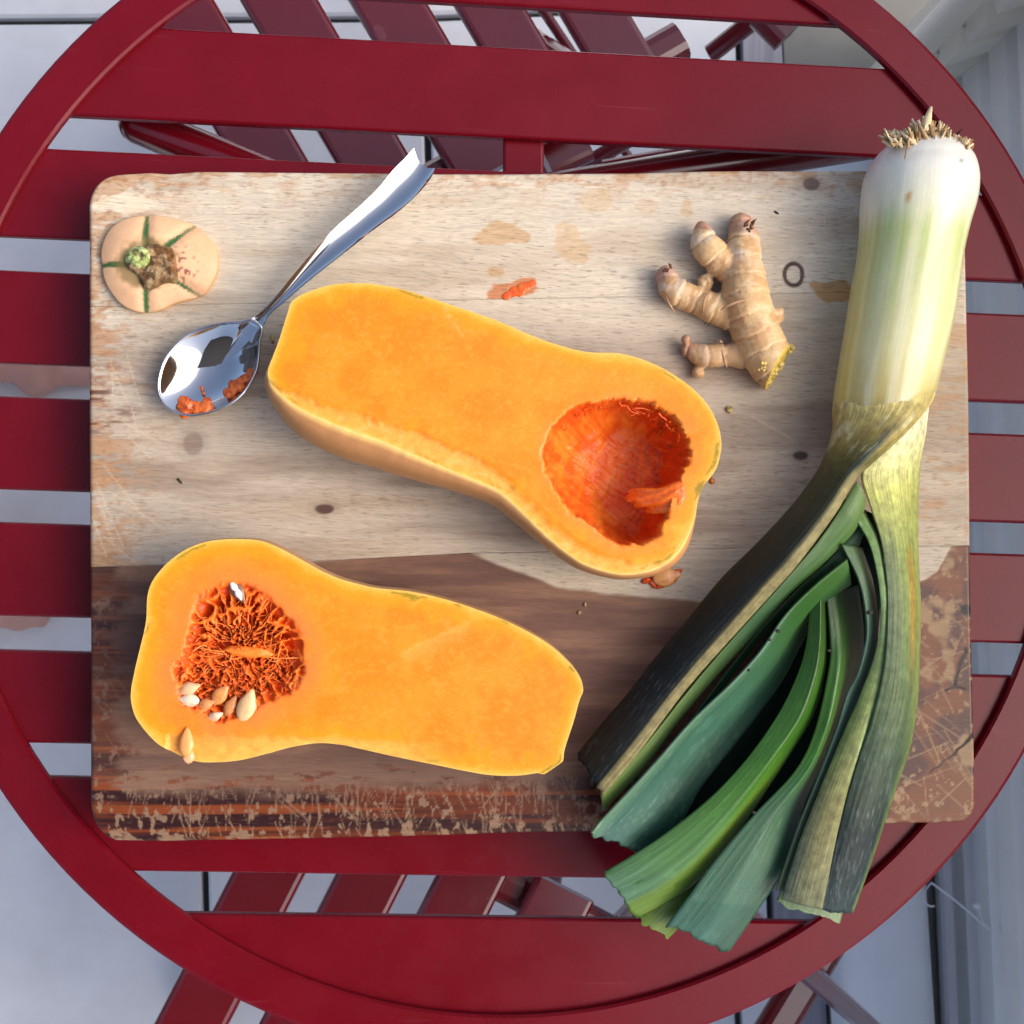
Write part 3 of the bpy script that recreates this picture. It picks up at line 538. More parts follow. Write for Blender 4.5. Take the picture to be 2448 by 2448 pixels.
CUT2 = [(351,1446),(353,1422),(362,1394),(381,1366),(409,1338),(446,1313),(486,1297),(530,1290),(580,1289),(626,1294),(673,1313),(719,1338),(766,1364),(812,1384),(859,1397),(900,1406),(979,1414),(1049,1429),(1119,1450),(1189,1476),(1259,1509),(1315,1543),(1361,1585),(1385,1618),(1393,1642),(1393,1656),(1385,1674),(1371,1725),(1350,1790),(1346,1818),(1338,1826),(1306,1848),(1297,1851),(1285,1848),(1238,1854),(1175,1853),(1112,1843),(1027,1826),(943,1809),(858,1790),(816,1781),(760,1777),(697,1786),(634,1803),(570,1818),(507,1823),(460,1819),(422,1803),(380,1780),(351,1752),(325,1716),(314,1680),(313,1650),(319,1617),(328,1577),(337,1540),(344,1512),(350,1477)]
CAV2 = [(452,1480),(462,1440),(490,1412),(530,1396),(575,1392),(625,1412),(668,1445),(700,1482),(722,1520),(731,1565),(727,1615),(706,1652),(664,1676),(622,1690),(600,1716),(560,1724),(515,1728),(468,1704),(430,1686),(420,1650),(412,1600),(432,1560),(440,1520)]
CC2 = (575,1552)
def cells(x, y, s):
    """distance to nearest and second nearest jittered cell point"""
    ix, iy = np.floor(x), np.floor(y); b1 = np.full(len(x),9.); b2 = np.full(len(x),9.)
    for dx in (-1,0,1):
        for dy in (-1,0,1):
            cx, cy = ix+dx, iy+dy; d = np.hypot(cx+.15+.7*hash2(cx,cy,s)-x, cy+.15+.7*hash2(cx,cy,s+5)-y); b2 = np.where(d < b1, b1, np.minimum(b2,d)); b1 = np.minimum(b1,d)
    return b1, b2
def face2(V2, d):
    u = topx(V2, ZC2); c, a, f = flesh_colour(u, d, 13); n = len(u); poly = catmull(CAV2, 160, True); x, y = u[:,0], u[:,1]; jag = 16*(fbm(x/14,y/14,119,3)-.5); q = dist(poly,u); q = np.where(inside(poly,u),q,-q)+jag
    th = np.arctan2(y-CC2[1], x-CC2[0]); r = np.hypot(x-CC2[0], y-CC2[1])+12*(fbm(x/30,y/30,7,2)-.5)
    up = sstep(1590,1540,y+20*(fbm(x/30,y/30,8,2)-.5)); ww = .9*(fbm(x/22,y/22,5,4)-.5)
    b1, b2 = cells(th*4.6+ww+20, r/52+.5*fbm(x/25,y/25,6,2)+5, 3); e = b2-b1+.30*(fbm(x/6,y/6,95,3)-.5); b3, b4 = cells(th*10+1.3*ww+30, r/30+.3*ww+9, 8); e2 = b4-b3+.34*(fbm(x/5,y/5,96,3)-.5)
    b5, b6 = cells(x/34+2*ww+40, y/26+3*ww+40, 9); e3 = b6-b5+.40*(fbm(x/6,y/6,97,3)-.5); lump = fbm(x/15,y/15,12,4)
    hu = np.maximum(sstep(.10,.36,e)*sstep(40,75,r), sstep(.12,.42,e2)*sstep(95,70,r)); hl = sstep(.12,.40,e3)*.9
    hole = hu*up+hl*(1-up); bar = sstep(15,8,np.abs(y-1560+4*np.sin(x/20)))*sstep(66,50,np.abs(x-596)); hole *= (1-bar)
    big = np.maximum(sstep(1.15,.85,np.hypot((x-530)/26,(y-1550)/17)+.5*ww), sstep(1.15,.85,np.hypot((x-640)/22,(y-1552)/15)+.5*ww)); big = np.maximum(big, .6*sstep(1.1,.8,np.hypot((x-692)/22,(y-1572)/34))); hole = np.maximum(hole, big)
    ring = sstep(0,14,q); inner = sstep(10,60,q)
    dep = ring*(1.0+hole*(2.2+6.5*inner)+(1-up)*2.6*inner-(1-up)*2.6*(lump-.5)); z = -dep/1000-.00018*(fbm(x/18,y/18,143,3)-.5)
    tb = sstep(1748,1766,y+ (x-500)*-.035+14*(fbm(x/22,y/22,47,3)-.5))*(x > 400)*sstep(1120,900,x); z -= tb*.0014*(1+.9*(fbm(x/30,y/14,59,3)-.5)); c = mixc(c, tile((252,206,126),n), tb*.75); c = mixc(c, tile((248,180,90),n), tb*sstep(.5,.7,f)*.6)
    kd = (y-1555)*.93+(x-965)*.45+10*(fbm(x/16,y/16,91,3)-.5); ks = sstep(0,6,kd)*sstep(60,6,kd)*sstep(955,985,x)*sstep(1150,1110,x); c = mixc(c, tile((255,196,120),n), ks*.45); z -= .0004*ks
    c = mixc(c, tile((246,150,86),n), sstep(-60,-8,q)*(.45+.5*sstep(.35,.6,a))); c = mixc(c, tile((238,160,80),n), sstep(-75,-40,q)*sstep(-20,-40,q)*.3)
    cv = mixc(tile((252,146,62),n), tile((246,122,42),n), sstep(.3,.7,f)); cv = mixc(cv, tile((216,84,26),n), np.clip(hole,0,1)*.85); cv = mixc(cv, tile((252,160,84),n), (1-up)*sstep(.55,.7,lump)*.6); cv = mixc(cv, tile((230,100,46),n), (1-up)*.45*inner); cv = mixc(cv, tile((252,140,44),n), bar)
    c = mixc(c, cv, sstep(-6,10,q)); return z, c*np.array((.92,.70,.42))
sq2, wo2 = squash('seeded butternut squash half still full of fibrous pulp and seeds, lowest on the board', CUT2, ZC2, .040, None, ZC2-.012, face2, (860,1580), CAV2)
# fibres of the seed cavity
def strand(p0, p1, z0, z1, r, bend, sag):
    a, b = P(*p0,z0), P(*p1,z1); t = np.linspace(0,1,7)[:,None]; nrm_ = np.array((-(b-a)[1],(b-a)[0],0)); nrm_ /= np.linalg.norm(nrm_)+1e-9
    q = a+(b-a)*t+nrm_*bend*np.sin(np.pi*t)*(1+.4*np.sin(5*t))-np.array((0,0,sag))*np.sin(np.pi*t); return tube(q, np.array([.7,1,.9,.75,.85,1,.5])*r, 5, False)
parts, cols = [], []; rr = np.random.default_rng(21); cp = catmull(CAV2, 200, True)
for i in range(300):
    if i < 90:
        k = rr.integers(200); e = cp[k]; th = math.atan2(e[1]-CC2[1], e[0]-CC2[0]); a = rr.uniform(.12,.62); b = rr.uniform(a+.22, 1.0); p0 = np.array(CC2)+(e-CC2)*a+rr.normal(0,4,2); p1 = np.array(CC2)+(e-CC2)*b+rr.normal(0,6,2)
    else:
        c0 = np.array((rr.uniform(440,710), rr.uniform(1560,1690))); an = rr.uniform(0,6.28); L = rr.uniform(25,80); p0 = c0; p1 = c0+L*np.array((math.cos(an),math.sin(an)))
        if not inside(cp, np.array([p0,p1])).all(): continue
    low = (p0[1]+p1[1])/2 > 1580; zt = ZC2-(.0055 if low else .0022)
    parts.append(strand(p0, p1, zt-rr.uniform(.000,.006), zt-rr.uniform(-.0006,.002), rr.uniform(.00016,.00045), rr.uniform(-.0034,.0034), rr.uniform(-.001,.001)))
    cols.append(np.tile(lin(((250,136,52),(252,148,66),(240,116,40),(248,128,46))[rr.integers(4)]),(len(parts[-1][0]),1)))
v, f = merge(parts); tag(mobj('pulp_fibre', v, f, PULP, sq2, attrs={'pigment':np.vstack(cols)}), kind='stuff')
v, f = blob(P(592,1558,ZC2-.003),(.0102,.0024,.0018),4,.4,2.6,3,-.05); mobj('pulp_core', v, f, PULP, sq2, attrs={'pigment':tile((250,132,42),len(v))})
# ---- seeds
SEED = colattr('seed_coat', .3, .5, .1, (.002,.0012,.0008), (1.0,(300,300,300),.88,1.08))
def seed_mesh(c, L, W, H, rot, tilt=0, seed=0):
    bm = bmesh.new(); bmesh.ops.create_uvsphere(bm, u_segments=24, v_segments=14, radius=1); v = np.array([q.co[:] for q in bm.verts])[:, [2,0,1]]; f = [[a.index for a in q.verts] for q in bm.faces]; bm.free()
    t = v[:,0]; taper = 1-.42*sstep(.0,1,t)-.06*sstep(-.2,-1,t); rad = np.hypot(v[:,1],v[:,2]); rim = 1+.10*np.exp(-(v[:,2]/.22)**2)
    V = np.c_[t*L/2*(1+.12*sstep(.5,1,t)), v[:,1]*W/2*taper*rim, v[:,2]*H/2*taper]; V *= (1+.10*(fbm(V[:,0]*300+seed*5,V[:,1]*300+9,seed,2)-.5))[:,None]
    ct, st = math.cos(tilt), math.sin(tilt); V = np.c_[V[:,0]*ct-V[:,2]*st, V[:,1], V[:,0]*st+V[:,2]*ct]; cr, sr = math.cos(rot), math.sin(rot)
    return np.c_[V[:,0]*cr-V[:,1]*sr, V[:,0]*sr+V[:,1]*cr, V[:,2]]+c, f, v
def seed(name, p, z, L, W, rot, colour, rimc, parent, tilt=0, sd=0, H=.0032):
    v, f, u = seed_mesh(P(*p,z), L, W, H, rot, tilt, sd); c = mixc(tile(colour,len(v)), tile(rimc,len(v)), np.exp(-(u[:,2]/.25)**2)*.8); c = mixc(c, tile(rimc,len(v)), sstep(.55,.65,fbm(v[:,0]*500,v[:,1]*500,sd+3,3))*.5)
    return mobj(name, v, f, SEED, parent, attrs={'pigment':c})
R_ = math.radians
seed('seed', (452,1646), ZC2-.0014, .0096, .0056, R_(20), (226,186,140), (196,130,80), sq2, .1, 1)
seed('seed', (453,1674), ZC2-.0011, .0088, .0056, R_(178), (232,212,184), (200,130,78), sq2, .0, 2)
seed('seed', (526,1662), ZC2-.0022, .0100, .0060, R_(52), (220,150,84), (196,112,52), sq2, .12, 3)
seed('seed', (551,1688), ZC2-.0022, .0096, .0050, R_(64), (204,136,80), (150,84,40), sq2, -.1, 4)
seed('seed', (590,1690), ZC2-.0006, .0150, .0080, R_(74), (226,188,136), (204,150,92), sq2, .06, 5, .0040)
seed('seed', (492,1684), ZC2-.0022, .0080, .0050, R_(20), (206,140,84), (170,90,44), sq2, .1, 6)
v1 = seed('seed', (514,1713), ZC2-.0010, .0072, .0040, R_(25), (236,210,180), (190,120,70), sq2, .15, 7)
v, f, _ = seed_mesh(P(567,1412,ZC2-.0014), .0112,.0060,.0026,R_(-57)); husk = mobj('seed', v, f, SEED, sq2, attrs={'pigment':tile((120,84,58),len(v))})
for q, rt, L in (((560,1404),-52,.0052),((570,1420),-60,.0058)):
    v, f, _ = seed_mesh(P(*q,ZC2+.0004), L,.0027,.0020,R_(rt)); mobj('seed_kernel', v, f, SEED, husk, attrs={'pigment':tile((250,246,236),len(v))})
GEL = colattr('wet_pulp_skin', .15, .6, .3, (.004,.0015,.0006), None, (1.0,(500,500,500),.3,.0006))
s = seed('squash_seed', (446,1776), ZC2+.0012, .0122, .0064, R_(90), (244,166,96), (236,130,60), None, -.04, 8, .0030); tag(s, 'translucent orange seed lying on the lower rim of the seeded squash half', 'seed')
v, f = blob(P(451,1808,ZC2-.002),(.0026,.0030,.002),3,.35,2.5,3); mobj('pulp_skin', v, f, GEL, s, attrs={'pigment':tile((240,176,130),len(v))})
s = seed('squash_seed', (1592,1379), ZB+.0024, .0130, .0090, R_(12), (222,160,98), (196,104,44), None, 0, 9, .0040); tag(s, 'loose seed in orange pulp lying on the board just below the hollowed squash half', 'seed')
for q, rd, sd in (((1560,1392),(.0016,.0026,.0010),2),((1590,1397),(.0056,.0012,.0010),3),((1545,1388),(.0024,.0014,.0009),5),((1615,1368),(.0035,.0011,.0010),6)):
    v, f = blob(P(*q,ZB+.001),rd,sd,.4,2,3,R_(20)); mobj('pulp_skin', v, f, GEL, s, attrs={'pigment':tile((206,74,18),len(v))})
# ridge of fibres left standing in the hollowed cavity
parts = []; rr = np.random.default_rng(4)
for i in range(26):
    t = i/25; p0 = np.array((1640-10*rr.uniform(),1150+46*t)); p1 = np.array((1500+52*t+rr.normal(0,7),1186+26*t+rr.normal(0,7)))
    parts.append(strand(p0,p1,ZC1-.0005-.002*abs(t-.5),ZC1-.011-rr.uniform(0,.004),rr.uniform(.0010,.0021),rr.uniform(.0008,.0026),-.003))
v, f = remesh([ (a[0],a[1]+[list(range(5))[::-1],[len(a[0])-5+k for k in range(5)]]) for a in parts], .0006, 2)[:2]
n = len(v); mobj('fibre_ridge', v, f, PULP, sq1, attrs={'pigment':mixc(tile((246,124,32),n),tile((224,84,16),n),fbm(v[:,0]*400,v[:,1]*900,3,3))})
parts = []
for i in range(40):
    k = rr.integers(14,66); cpt = catmull(CAV1,160,True)[k]; inw = np.array((1480,1130))-cpt; inw /= np.linalg.norm(inw); tn = np.array((-inw[1],inw[0])); a = cpt+inw*rr.uniform(2,26)+tn*rr.normal(0,14); b = a+inw*rr.uniform(3,22)+tn*rr.normal(0,16)
    parts.append(strand(a,b,ZC1-rr.uniform(.001,.008),ZC1-rr.uniform(.003,.010),rr.uniform(.0002,.0005),rr.uniform(-.001,.001),0))
v, f = merge(parts); n = len(v); tag(mobj('pulp_fibre', v, f, PULP, sq1, attrs={'pigment':mixc(tile((238,104,24),n),tile((206,56,8),n),fbm(v[:,0]*700,v[:,1]*700,9,2))}), kind='stuff')
# ------------------------------------------------------------------ cut-off stem end of the squash
STEMO = [(243,624),(246,587),(264,550),(297,526),(341,517),(382,517),(428,527),(465,539),(494,562),(513,587),(522,620),(519,653),(502,686),(482,707),(448,717),(415,726),(386,740),(357,746),(324,744),(291,728),(266,699),(250,666)]
SC = np.array((352,634.))
def stem_end():
    o = px(catmull(STEMO,160,True), ZB+.002)[:,:2]; 
    if np.sum(o[:,0]*np.roll(o[:,1],-1)-np.roll(o[:,0],-1)*o[:,1]) < 0: o = o[::-1]
    V2, F, _ = cdt(o, np.vstack(inset_rings(o,(.0006,.0014,.0024))[0]+[field(o,.0009,.003)])); u = topx(V2, ZB+.004); x, y = u[:,0], u[:,1]; d = dist(o,V2); n = len(u)
    h = .0052*(1-(1-np.clip(d/.019,0,1))**2.2); gr = np.zeros(n); gc = np.zeros(n)
    for e, w0 in (((350,517),9),((470,534),8),((241,632),8),((486,712),7),((349,746),8)):
        dd = segd(x,y,SC,e)+3*(fbm(x/20,y/20,5,2)-.5); far = np.hypot(x-SC[0],y-SC[1]); h -= .0013*np.exp(-(dd/15)**2); wl = w0*(1.25-.5*sstep(60,120,far)); gc = np.maximum(gc, sstep(wl,wl*.5,dd)*sstep(220,90,far))
    h -= .0022*np.exp(-(np.hypot((x-SC[0])/62,(y-SC[1])/52))**4); c = mixc(tile((224,178,136),n), tile((232,188,146),n), fbm(x/50,y/50,3,3)); c = mixc(c, tile((216,150,112),n), sstep(430,510,x)*.4)
    c = mixc(c, tile((56,98,50),n), gc); c = mixc(c, tile((120,104,60),n), sstep(1.15,.8,np.hypot((x-SC[0])/72,(y-SC[1])/62)+.5*(fbm(x/18,y/18,7,3)-.5))*.8)
    sp = sstep(.66,.72,fbm(x/7,y/7,9,2))*sstep(70,20,np.hypot(x-435,y-640)); c = mixc(c, tile((140,84,70),n), sp)
    root = empty('squash_stem_end', np.r_[P(380,632,ZB)[:2],BT], 'sliced-off squash end with a knobbly stem and five green lines, in the board corner', 'squash end')
    F = [f if np.cross(V2[f[1]]-V2[f[0]], V2[f[2]]-V2[f[0]]) > 0 else f[::-1] for f in F]; k = len(V2); b = len(o)
    V = np.vstack([np.c_[V2,BT+.003+h], np.c_[o,np.full(b,BT+.0004)]]); F = F+[[i,k+i,k+(i+1)%b,(i+1)%b] for i in range(b)]
    mobj('rind', V, F, RIND, root, attrs={'pigment':np.vstack([c,tile((240,170,70),b)])})
    BARK = colattr('squash_stem', .8, .3, 0, detail=(1.0,(900,900,900),.6,1.25), bump=(1.0,(1400,1400,1400),.8,.0008))
    def patch(name, poly, zlo, zhi, colf, nz):
        q = px(catmull(poly,90,True), ZB+.008)[:,:2]; q = q if np.sum(q[:,0]*np.roll(q[:,1],-1)-np.roll(q[:,0],-1)*q[:,1]) > 0 else q[::-1]
        W2, G, _ = cdt(q, np.vstack([inset_rings(q,(.0005,.0011))[0][0], field(q,.0006,.0008)])); w = topx(W2, ZB+.008); dq = dist(q,W2); rise = sstep(0,.0026,dq); hh = zlo+(zhi-zlo)*rise*(.35+.9*fbm(w[:,0]/nz,w[:,1]/nz,15,4))
        G = [f if np.cross(W2[f[1]]-W2[f[0]], W2[f[2]]-W2[f[0]]) > 0 else f[::-1] for f in G]; mobj(name, np.c_[W2,TOP+hh], G, BARK, root, attrs={'pigment':colf(w,dq)})
    def bark(w, dq):
        m = len(w); n1 = fbm(w[:,0]/15,w[:,1]/15,17,4); c = mixc(tile((172,146,108),m), tile((118,84,52),m), sstep(.42,.62,n1)); c = mixc(c, tile((150,96,54),m), sstep(20,60,w[:,0]-345)*sstep(.3,.6,fbm(w[:,0]/30,w[:,1]/30,18,3))*.6)
        c = mixc(c, tile((70,48,32),m), sstep(.56,.66,fbm(w[:,0]/8,w[:,1]/8,19,3))*.7); return mixc(c, tile((128,122,72),m), sstep(.0022,.0004,dq)*.7)
    def nub(w, dq):
        m = len(w); n1 = fbm(w[:,0]/9,w[:,1]/9,27,4); c = mixc(tile((176,196,116),m), tile((120,106,74),m), sstep(.5,.62,n1)); return mixc(c, tile((214,222,172),m), sstep(.46,.36,n1)*.6)
    patch('stem', [(298,618),(314,592),(344,580),(372,576),(398,582),(420,592),(430,622),(432,652),(420,676),(396,680),(374,692),(352,698),(334,684),(322,660),(302,644)], ZB+.0052, ZB+.0095, bark, 17)
    patch('stem_cut', [(298,618),(306,598),(326,588),(350,590),(366,602),(364,622),(350,636),(330,644),(308,636)], ZB+.0072, ZB+.0118, nub, 12)
stem_end()
# ------------------------------------------------------------------ spoon
def spoon():
    root = empty('spoon', np.r_[P(480,880,ZB)[:2],BT], 'shiny steel spoon lying diagonally on the board with orange scraps in its bowl', 'spoon')
    RIM = [(602,767),(581,771),(531,773),(486,784),(448,802),(415,831),(390,869),(378,918),(384,951),(403,974),(432,989),(465,992),(506,984),(552,964),(585,935),(610,893),(618,856),(621,819),(627,786)]
    zr = ZB+.0098; o = px(catmull(RIM,150,True), zr)[:,:2]; cx = px((494,884),zr)[0,:2]; rings, m = 26, len(o); V = []; F = []
    for k in range(rings):
        t = k/(rings-1); q = cx+(o-cx)*t; V.append(np.c_[q, np.full(m, TOP+zr-.0088*(1-t**2.3))])
    tip = sstep(.018,0,np.hypot(*(o-px((612,772),zr)[0,:2]).T)); 
    for k in range(rings): V[k][:,2] += .0020*tip*(k/(rings-1))**3
    top = np.vstack(V); bot = top.copy(); nrm_ = np.vstack([ (o-cx)/np.linalg.norm(o-cx,axis=1)[:,None]]*rings); bot[:,2] -= .0012
    F = gridfaces(rings,m,True).tolist(); k = len(top); F2 = [[a+k for a in f][::-1] for f in F]; e = (rings-1)*m
    rim = [[e+i, k+e+i, k+e+(i+1)%m, e+(i+1)%m][::-1] for i in range(m)]
    mobj('bowl', np.vstack([top,bot]), F+F2+rim, STEEL, root)
    v, f = tube(np.vstack([np.c_[o,top[e:e+m,2]], np.c_[o[:1],top[e:e+1,2]]]), .00062, 8, False); mobj('lip', v, f, STEEL, root)
    # handle: paired edges, dished along the middle, ending in a concave tip
    Lp = [(560,775),(592,764),(616,753),(653,716),(721,634),(789,557),(858,495),(903,452),(940,407),(967,380),(990,354)]
    Rp = [(621,842),(626,795),(643,755),(680,722),(745,667),(820,608),(895,549),(945,512),(985,478),(1022,438),(1044,402)]
    zc = np.interp(np.arange(11),[0,1,3,5,8,10],[ZB+.0098,ZB+.0112,ZB+.0145,ZB+.0175,ZB+.0165,ZB+.0150]); n = 70; Z = param(zc[:,None],n)[:,0]; Lw, Rw = px(param(Lp,n),Z), px(param(Rp,n),Z); K = 17; u = np.linspace(0,1,K); V = []; t = np.linspace(0,1,n)
    for i in range(n):
        row = Lw[i]+(Rw[i]-Lw[i])*u[:,None]; dsh = np.interp(t[i],[0,.12,.3,.6,.9,1],[-.0022,-.0006,-.0010,-.0018,-.0024,-.0022]); s = 1-(2*u-1)**2
        row[:,2] += dsh*s+ .0004*np.abs(2*u-1)**6
        if t[i] > .93: row -= (t[i]-.93)/.07*s[:,None]*.0030*((Lw[-1]+Rw[-1])/2-(Lw[-5]+Rw[-5])/2)/np.linalg.norm((Lw[-1]+Rw[-1])/2-(Lw[-5]+Rw[-5])/2)
        V.append(row)
    top = np.vstack(V); bot = top-np.array((0,0,.0022)); uu = np.tile(u,n); inw = np.repeat((Rw-Lw),K,0)*(.5-uu)[:,None]*.10; bot += inw
    F = gridfaces(n,K)[:,::-1].tolist(); k = len(top); F += [[a+k for a in q][::-1] for q in F]
    per = list(range(K))+[i*K+K-1 for i in range(1,n)]+[(n-1)*K+j for j in range(K-2,-1,-1)]+[i*K for i in range(n-2,0,-1)]; F += [[a, b, b+k, a+k] for a,b in zip(per, per[1:]+per[:1])]
    h = mobj('handle', np.vstack([top,bot]), F, STEEL, root)
    me = h.data; bm = bmesh.new(); bm.from_mesh(me); bmesh.ops.recalc_face_normals(bm, faces=bm.faces); bm.to_mesh(me); bm.free()
    for e in me.edges: pass
    try: me.set_sharp_from_angle(angle=math.radians(50))
    except Exception: pass
spoon()
def scrap(label, parts, colA=(222,112,44), colB=(190,82,28)):
    v, f, _ = remesh(parts, .0005, 1); n = len(v); v = v+.0005*(np.c_[fbm(v[:,0]*900,v[:,1]*900,1,2),fbm(v[:,0]*900,v[:,1]*900,2,2),fbm(v[:,0]*900+3,v[:,1]*900+v[:,2]*900,3,3)*2]-.5)
    o = mobj('pulp_scrap', v, f, PULP, attrs={'pigment':mixc(tile(colA,n),tile(colB,n),sstep(.35,.65,fbm(v[:,0]*500,v[:,1]*500,8,3)))}); return tag(o, label, 'squash pulp', 'scraps of squash pulp')
def lumps(p0, p1, z, n, sp, r, sd):
    q = np.random.default_rng(sd); out = []
    for i in range(n): t = i/(n-1); c = P(*(np.array(p0)*(1-t)+np.array(p1)*t+q.normal(0,sp,2)), z+q.uniform(-.0004,.0012)); out.append(blob(c, np.array((1,1,.8))*q.uniform(.7,1.2)*r, sd+i, .4, 1.6, 2))
    return out
scrap('orange pulp scrap at the tip of the spoon bowl, the wider of the two', lumps((430,972),(506,974),ZB+.0072,12,5.0,.0030,3))
scrap('orange pulp scrap on the side of the spoon bowl nearest the squash half', lumps((536,948),(600,896),ZB+.0070,11,3.4,.0026,13))
scrap('tiny orange pulp shred alone in the middle of the spoon bowl', lumps((480,925),(486,940),ZB+.0030,3,.8,.0012,23))
v, f = remesh(lumps((1212,706),(1268,680),ZB+.0004,14,4,.0020,33)+lumps((1240,700),(1264,682),ZB+.0006,6,3,.0016,43), .0006, 1)[:2]; v[:,2] = BT+(v[:,2]-BT)*.22; n = len(v)
tag(mobj('pulp_smear', v, f, PULP, attrs={'pigment':mixc(tile((206,110,40),n),tile((226,90,20),n),sstep(.45,.6,fbm(v[:,0]*300,v[:,1]*300,8,3)))}), 'flat orange pulp smear on the pale wood above the hollowed squash half', 'squash pulp')
# ------------------------------------------------------------------ ginger
def ginger():
    sc = 500/1932; G = lambda x,y: (1500+x*sc, 480+y*sc)
    chains = [([(1050,225),(1072,380),(1062,560),(1075,760),(1100,960),(1170,1160),(1250,1340),(1335,1490),(1375,1545)],[118,160,190,214,232,228,222,228,225]),
              ([(690,275),(720,400),(820,520),(960,640)],[88,150,150,150]), ([(355,690),(420,820),(600,910),(820,1000),(1000,1060)],[98,136,128,150,160]),
              ([(575,1380),(700,1430),(880,1425),(1080,1430)],[84,118,108,125])]
    A, B, Z = [], [], []; S_ = []
    lift = [0,.004,.001,.000]
    for (c, r), lf in zip(chains, lift):
        R = np.array(r)*sc/5050; pz = np.maximum(ZB+R*.93+lf*np.linspace(1,.3,len(c)), ZB+R*.9); pts = px([G(*q) for q in c], pz); m = 40; pp, rp = catmull(pts, m), np.interp(np.linspace(0,1,m), np.linspace(0,1,len(R)), R); S_.append((pp,rp)); A.append(capsule(pp, rp, 20))
    A.append(blob(P(*G(720,755),ZB+.006),(.0034,.0046,.004),3,.3,1.5,3,.5)); A.append(blob(P(*G(1330,1110),ZB+.010),(.0045,.008,.006),5,.3,1.5,3,-.5)); A.append(blob(P(*G(650,1590),ZB+.004),(.003,.0026,.003),7,.3,1.5,3)); A.append(blob(P(*G(540,1280),ZB+.007),(.0026,.002,.002),9,.3,1.5,3))
    v, f, nv = remesh(A, .00075, 5); n = len(v)
    # slice off the lower right end along the cut
    p, q = P(*G(1520,1300),ZB), P(*G(1262,1722),ZB); t = (q-p)/np.linalg.norm(q-p); no = np.array((t[1],-t[0],0)); no = no if (no@(P(*G(1000,1000),ZB)-p)) < 0 else -no
    no = no+np.array((0,0,.32)); no /= np.linalg.norm(no); p = p+np.array((0,0,.008)); s = (v-p)@no; jag = .0012*(fbm(v[:,0]*500,v[:,1]*500+v[:,2]*700,4,3)-.5); over = s > jag; cutm = sstep(-.0008,.0006,s-jag); v = v-np.where(over,s-jag,0)[:,None]*no
    # nearest chain and the way along it
    best = np.full(n,1e9); along = np.zeros(n); who = np.zeros(n,int); al01 = np.zeros(n)
    for k,(pp,rp) in enumerate(S_):
        L = np.concatenate([[0],np.cumsum(np.linalg.norm(np.diff(pp,axis=0),axis=1))]); dd = np.linalg.norm(v[:,None]-pp[None],axis=2)/rp[None]; i = dd.argmin(1); dm = dd[np.arange(n),i]; b = dm < best; best[b] = dm[b]
        i0 = np.clip(i-1,0,len(pp)-1); i1 = np.clip(i+1,0,len(pp)-1); tv = pp[i1]-pp[i0]; tl = np.linalg.norm(tv,axis=1); al = L[i]+((v-pp[i])*tv).sum(1)/tl; along[b] = al[b]; who[b] = k; al01[b] = (al/L[-1])[b]
    ph = along/.0092+.35*(fbm(v[:,0]*130,v[:,1]*130,3,2)-.5)+who*.37; fr = ph-np.floor(ph); stepd = .0006*(fr-.5)-.0004*np.exp(-((fr-.03)/.05)**2)-.0004*np.exp(-((fr-.97)/.04)**2)
    wr = .0011*(fbm(v[:,0]*170,v[:,1]*170+v[:,2]*90,31,3)-.5)+.0005*(fbm(along*900,v[:,0]*200+v[:,1]*200,33,3)-.5); v = v+nv*(stepd+wr)[:,None]*(1-cutm)[:,None]; v[:,2] = np.maximum(v[:,2], BT+.0001)
    c = mixc(tile((216,182,132),n), tile((198,156,108),n), sstep(.35,.7,fbm(v[:,0]*110,v[:,1]*110,41,3))); c = mixc(c, tile((230,204,162),n), sstep(.55,.75,fbm(along*500,v[:,0]*160+v[:,1]*160,43,3))*.7)
    c = mixc(c, tile((150,92,64),n), np.exp(-((fr-.0)/.035)**2)*.6*sstep(.35,.6,fbm(v[:,0]*240,v[:,1]*240,45,2))); c = mixc(c, tile((226,206,170),n), np.exp(-((fr-.93)/.05)**2)*.35); c = mixc(c, tile((214,196,178),n), sstep(.42,.15,al01)*sstep(.4,.65,fbm(v[:,0]*160,v[:,1]*160,48,2))*.75)
    tipm = sstep(.16,.02,al01+.12*(fbm(v[:,0]*200,v[:,1]*200,47,2)-.5)); c = mixc(c, tile((172,124,104),n), tipm*.75); c = mixc(c, tile((170,126,98),n), (who == 3)*.35)
    c = mixc(c, mixc(tile((222,196,96),n),tile((200,170,80),n),fbm(v[:,0]*900,v[:,1]*900,49,2)), cutm)
    root = empty('ginger_root', np.r_[P(1850,660,ZB)[:2],BT], 'knobbly tan ginger root with four fingers on the pale wood beside the leek', 'ginger')
    GIN = colattr('ginger_skin', .55, .4, .08, (.002,.001,.0006), (1.0,(800,800,800),.86,1.08), (1.0,(700,700,700),.35,.0006)); rhz = mobj('rhizome', v, f, GIN, root, attrs={'pigment':c})
    pp = []; q = np.random.default_rng(3)
    for i in range(46):
        t = q.uniform(0,1)**.8; a = np.array(G(1525,1305))*(1-t)+np.array(G(1270,1715))*t
        if .25 < t < .75 and q.uniform() < .5: a = a-np.array((28,18))
        pp.append(blob(P(*(a+q.normal(0,5,2)), ZB+q.uniform(.006,.019)*(1-.4*abs(2*t-1))), q.uniform(.0008,.0019)*np.array((1,1,.8)), i, .4, 2, 1))
    for i in range(8): pp.append(blob(P(*(np.array(G(1240,1520))+q.normal(0,6,2)), ZB+.0205+q.uniform(-.001,.001)), q.uniform(.0006,.0012)*np.ones(3), i, .4, 2, 1))
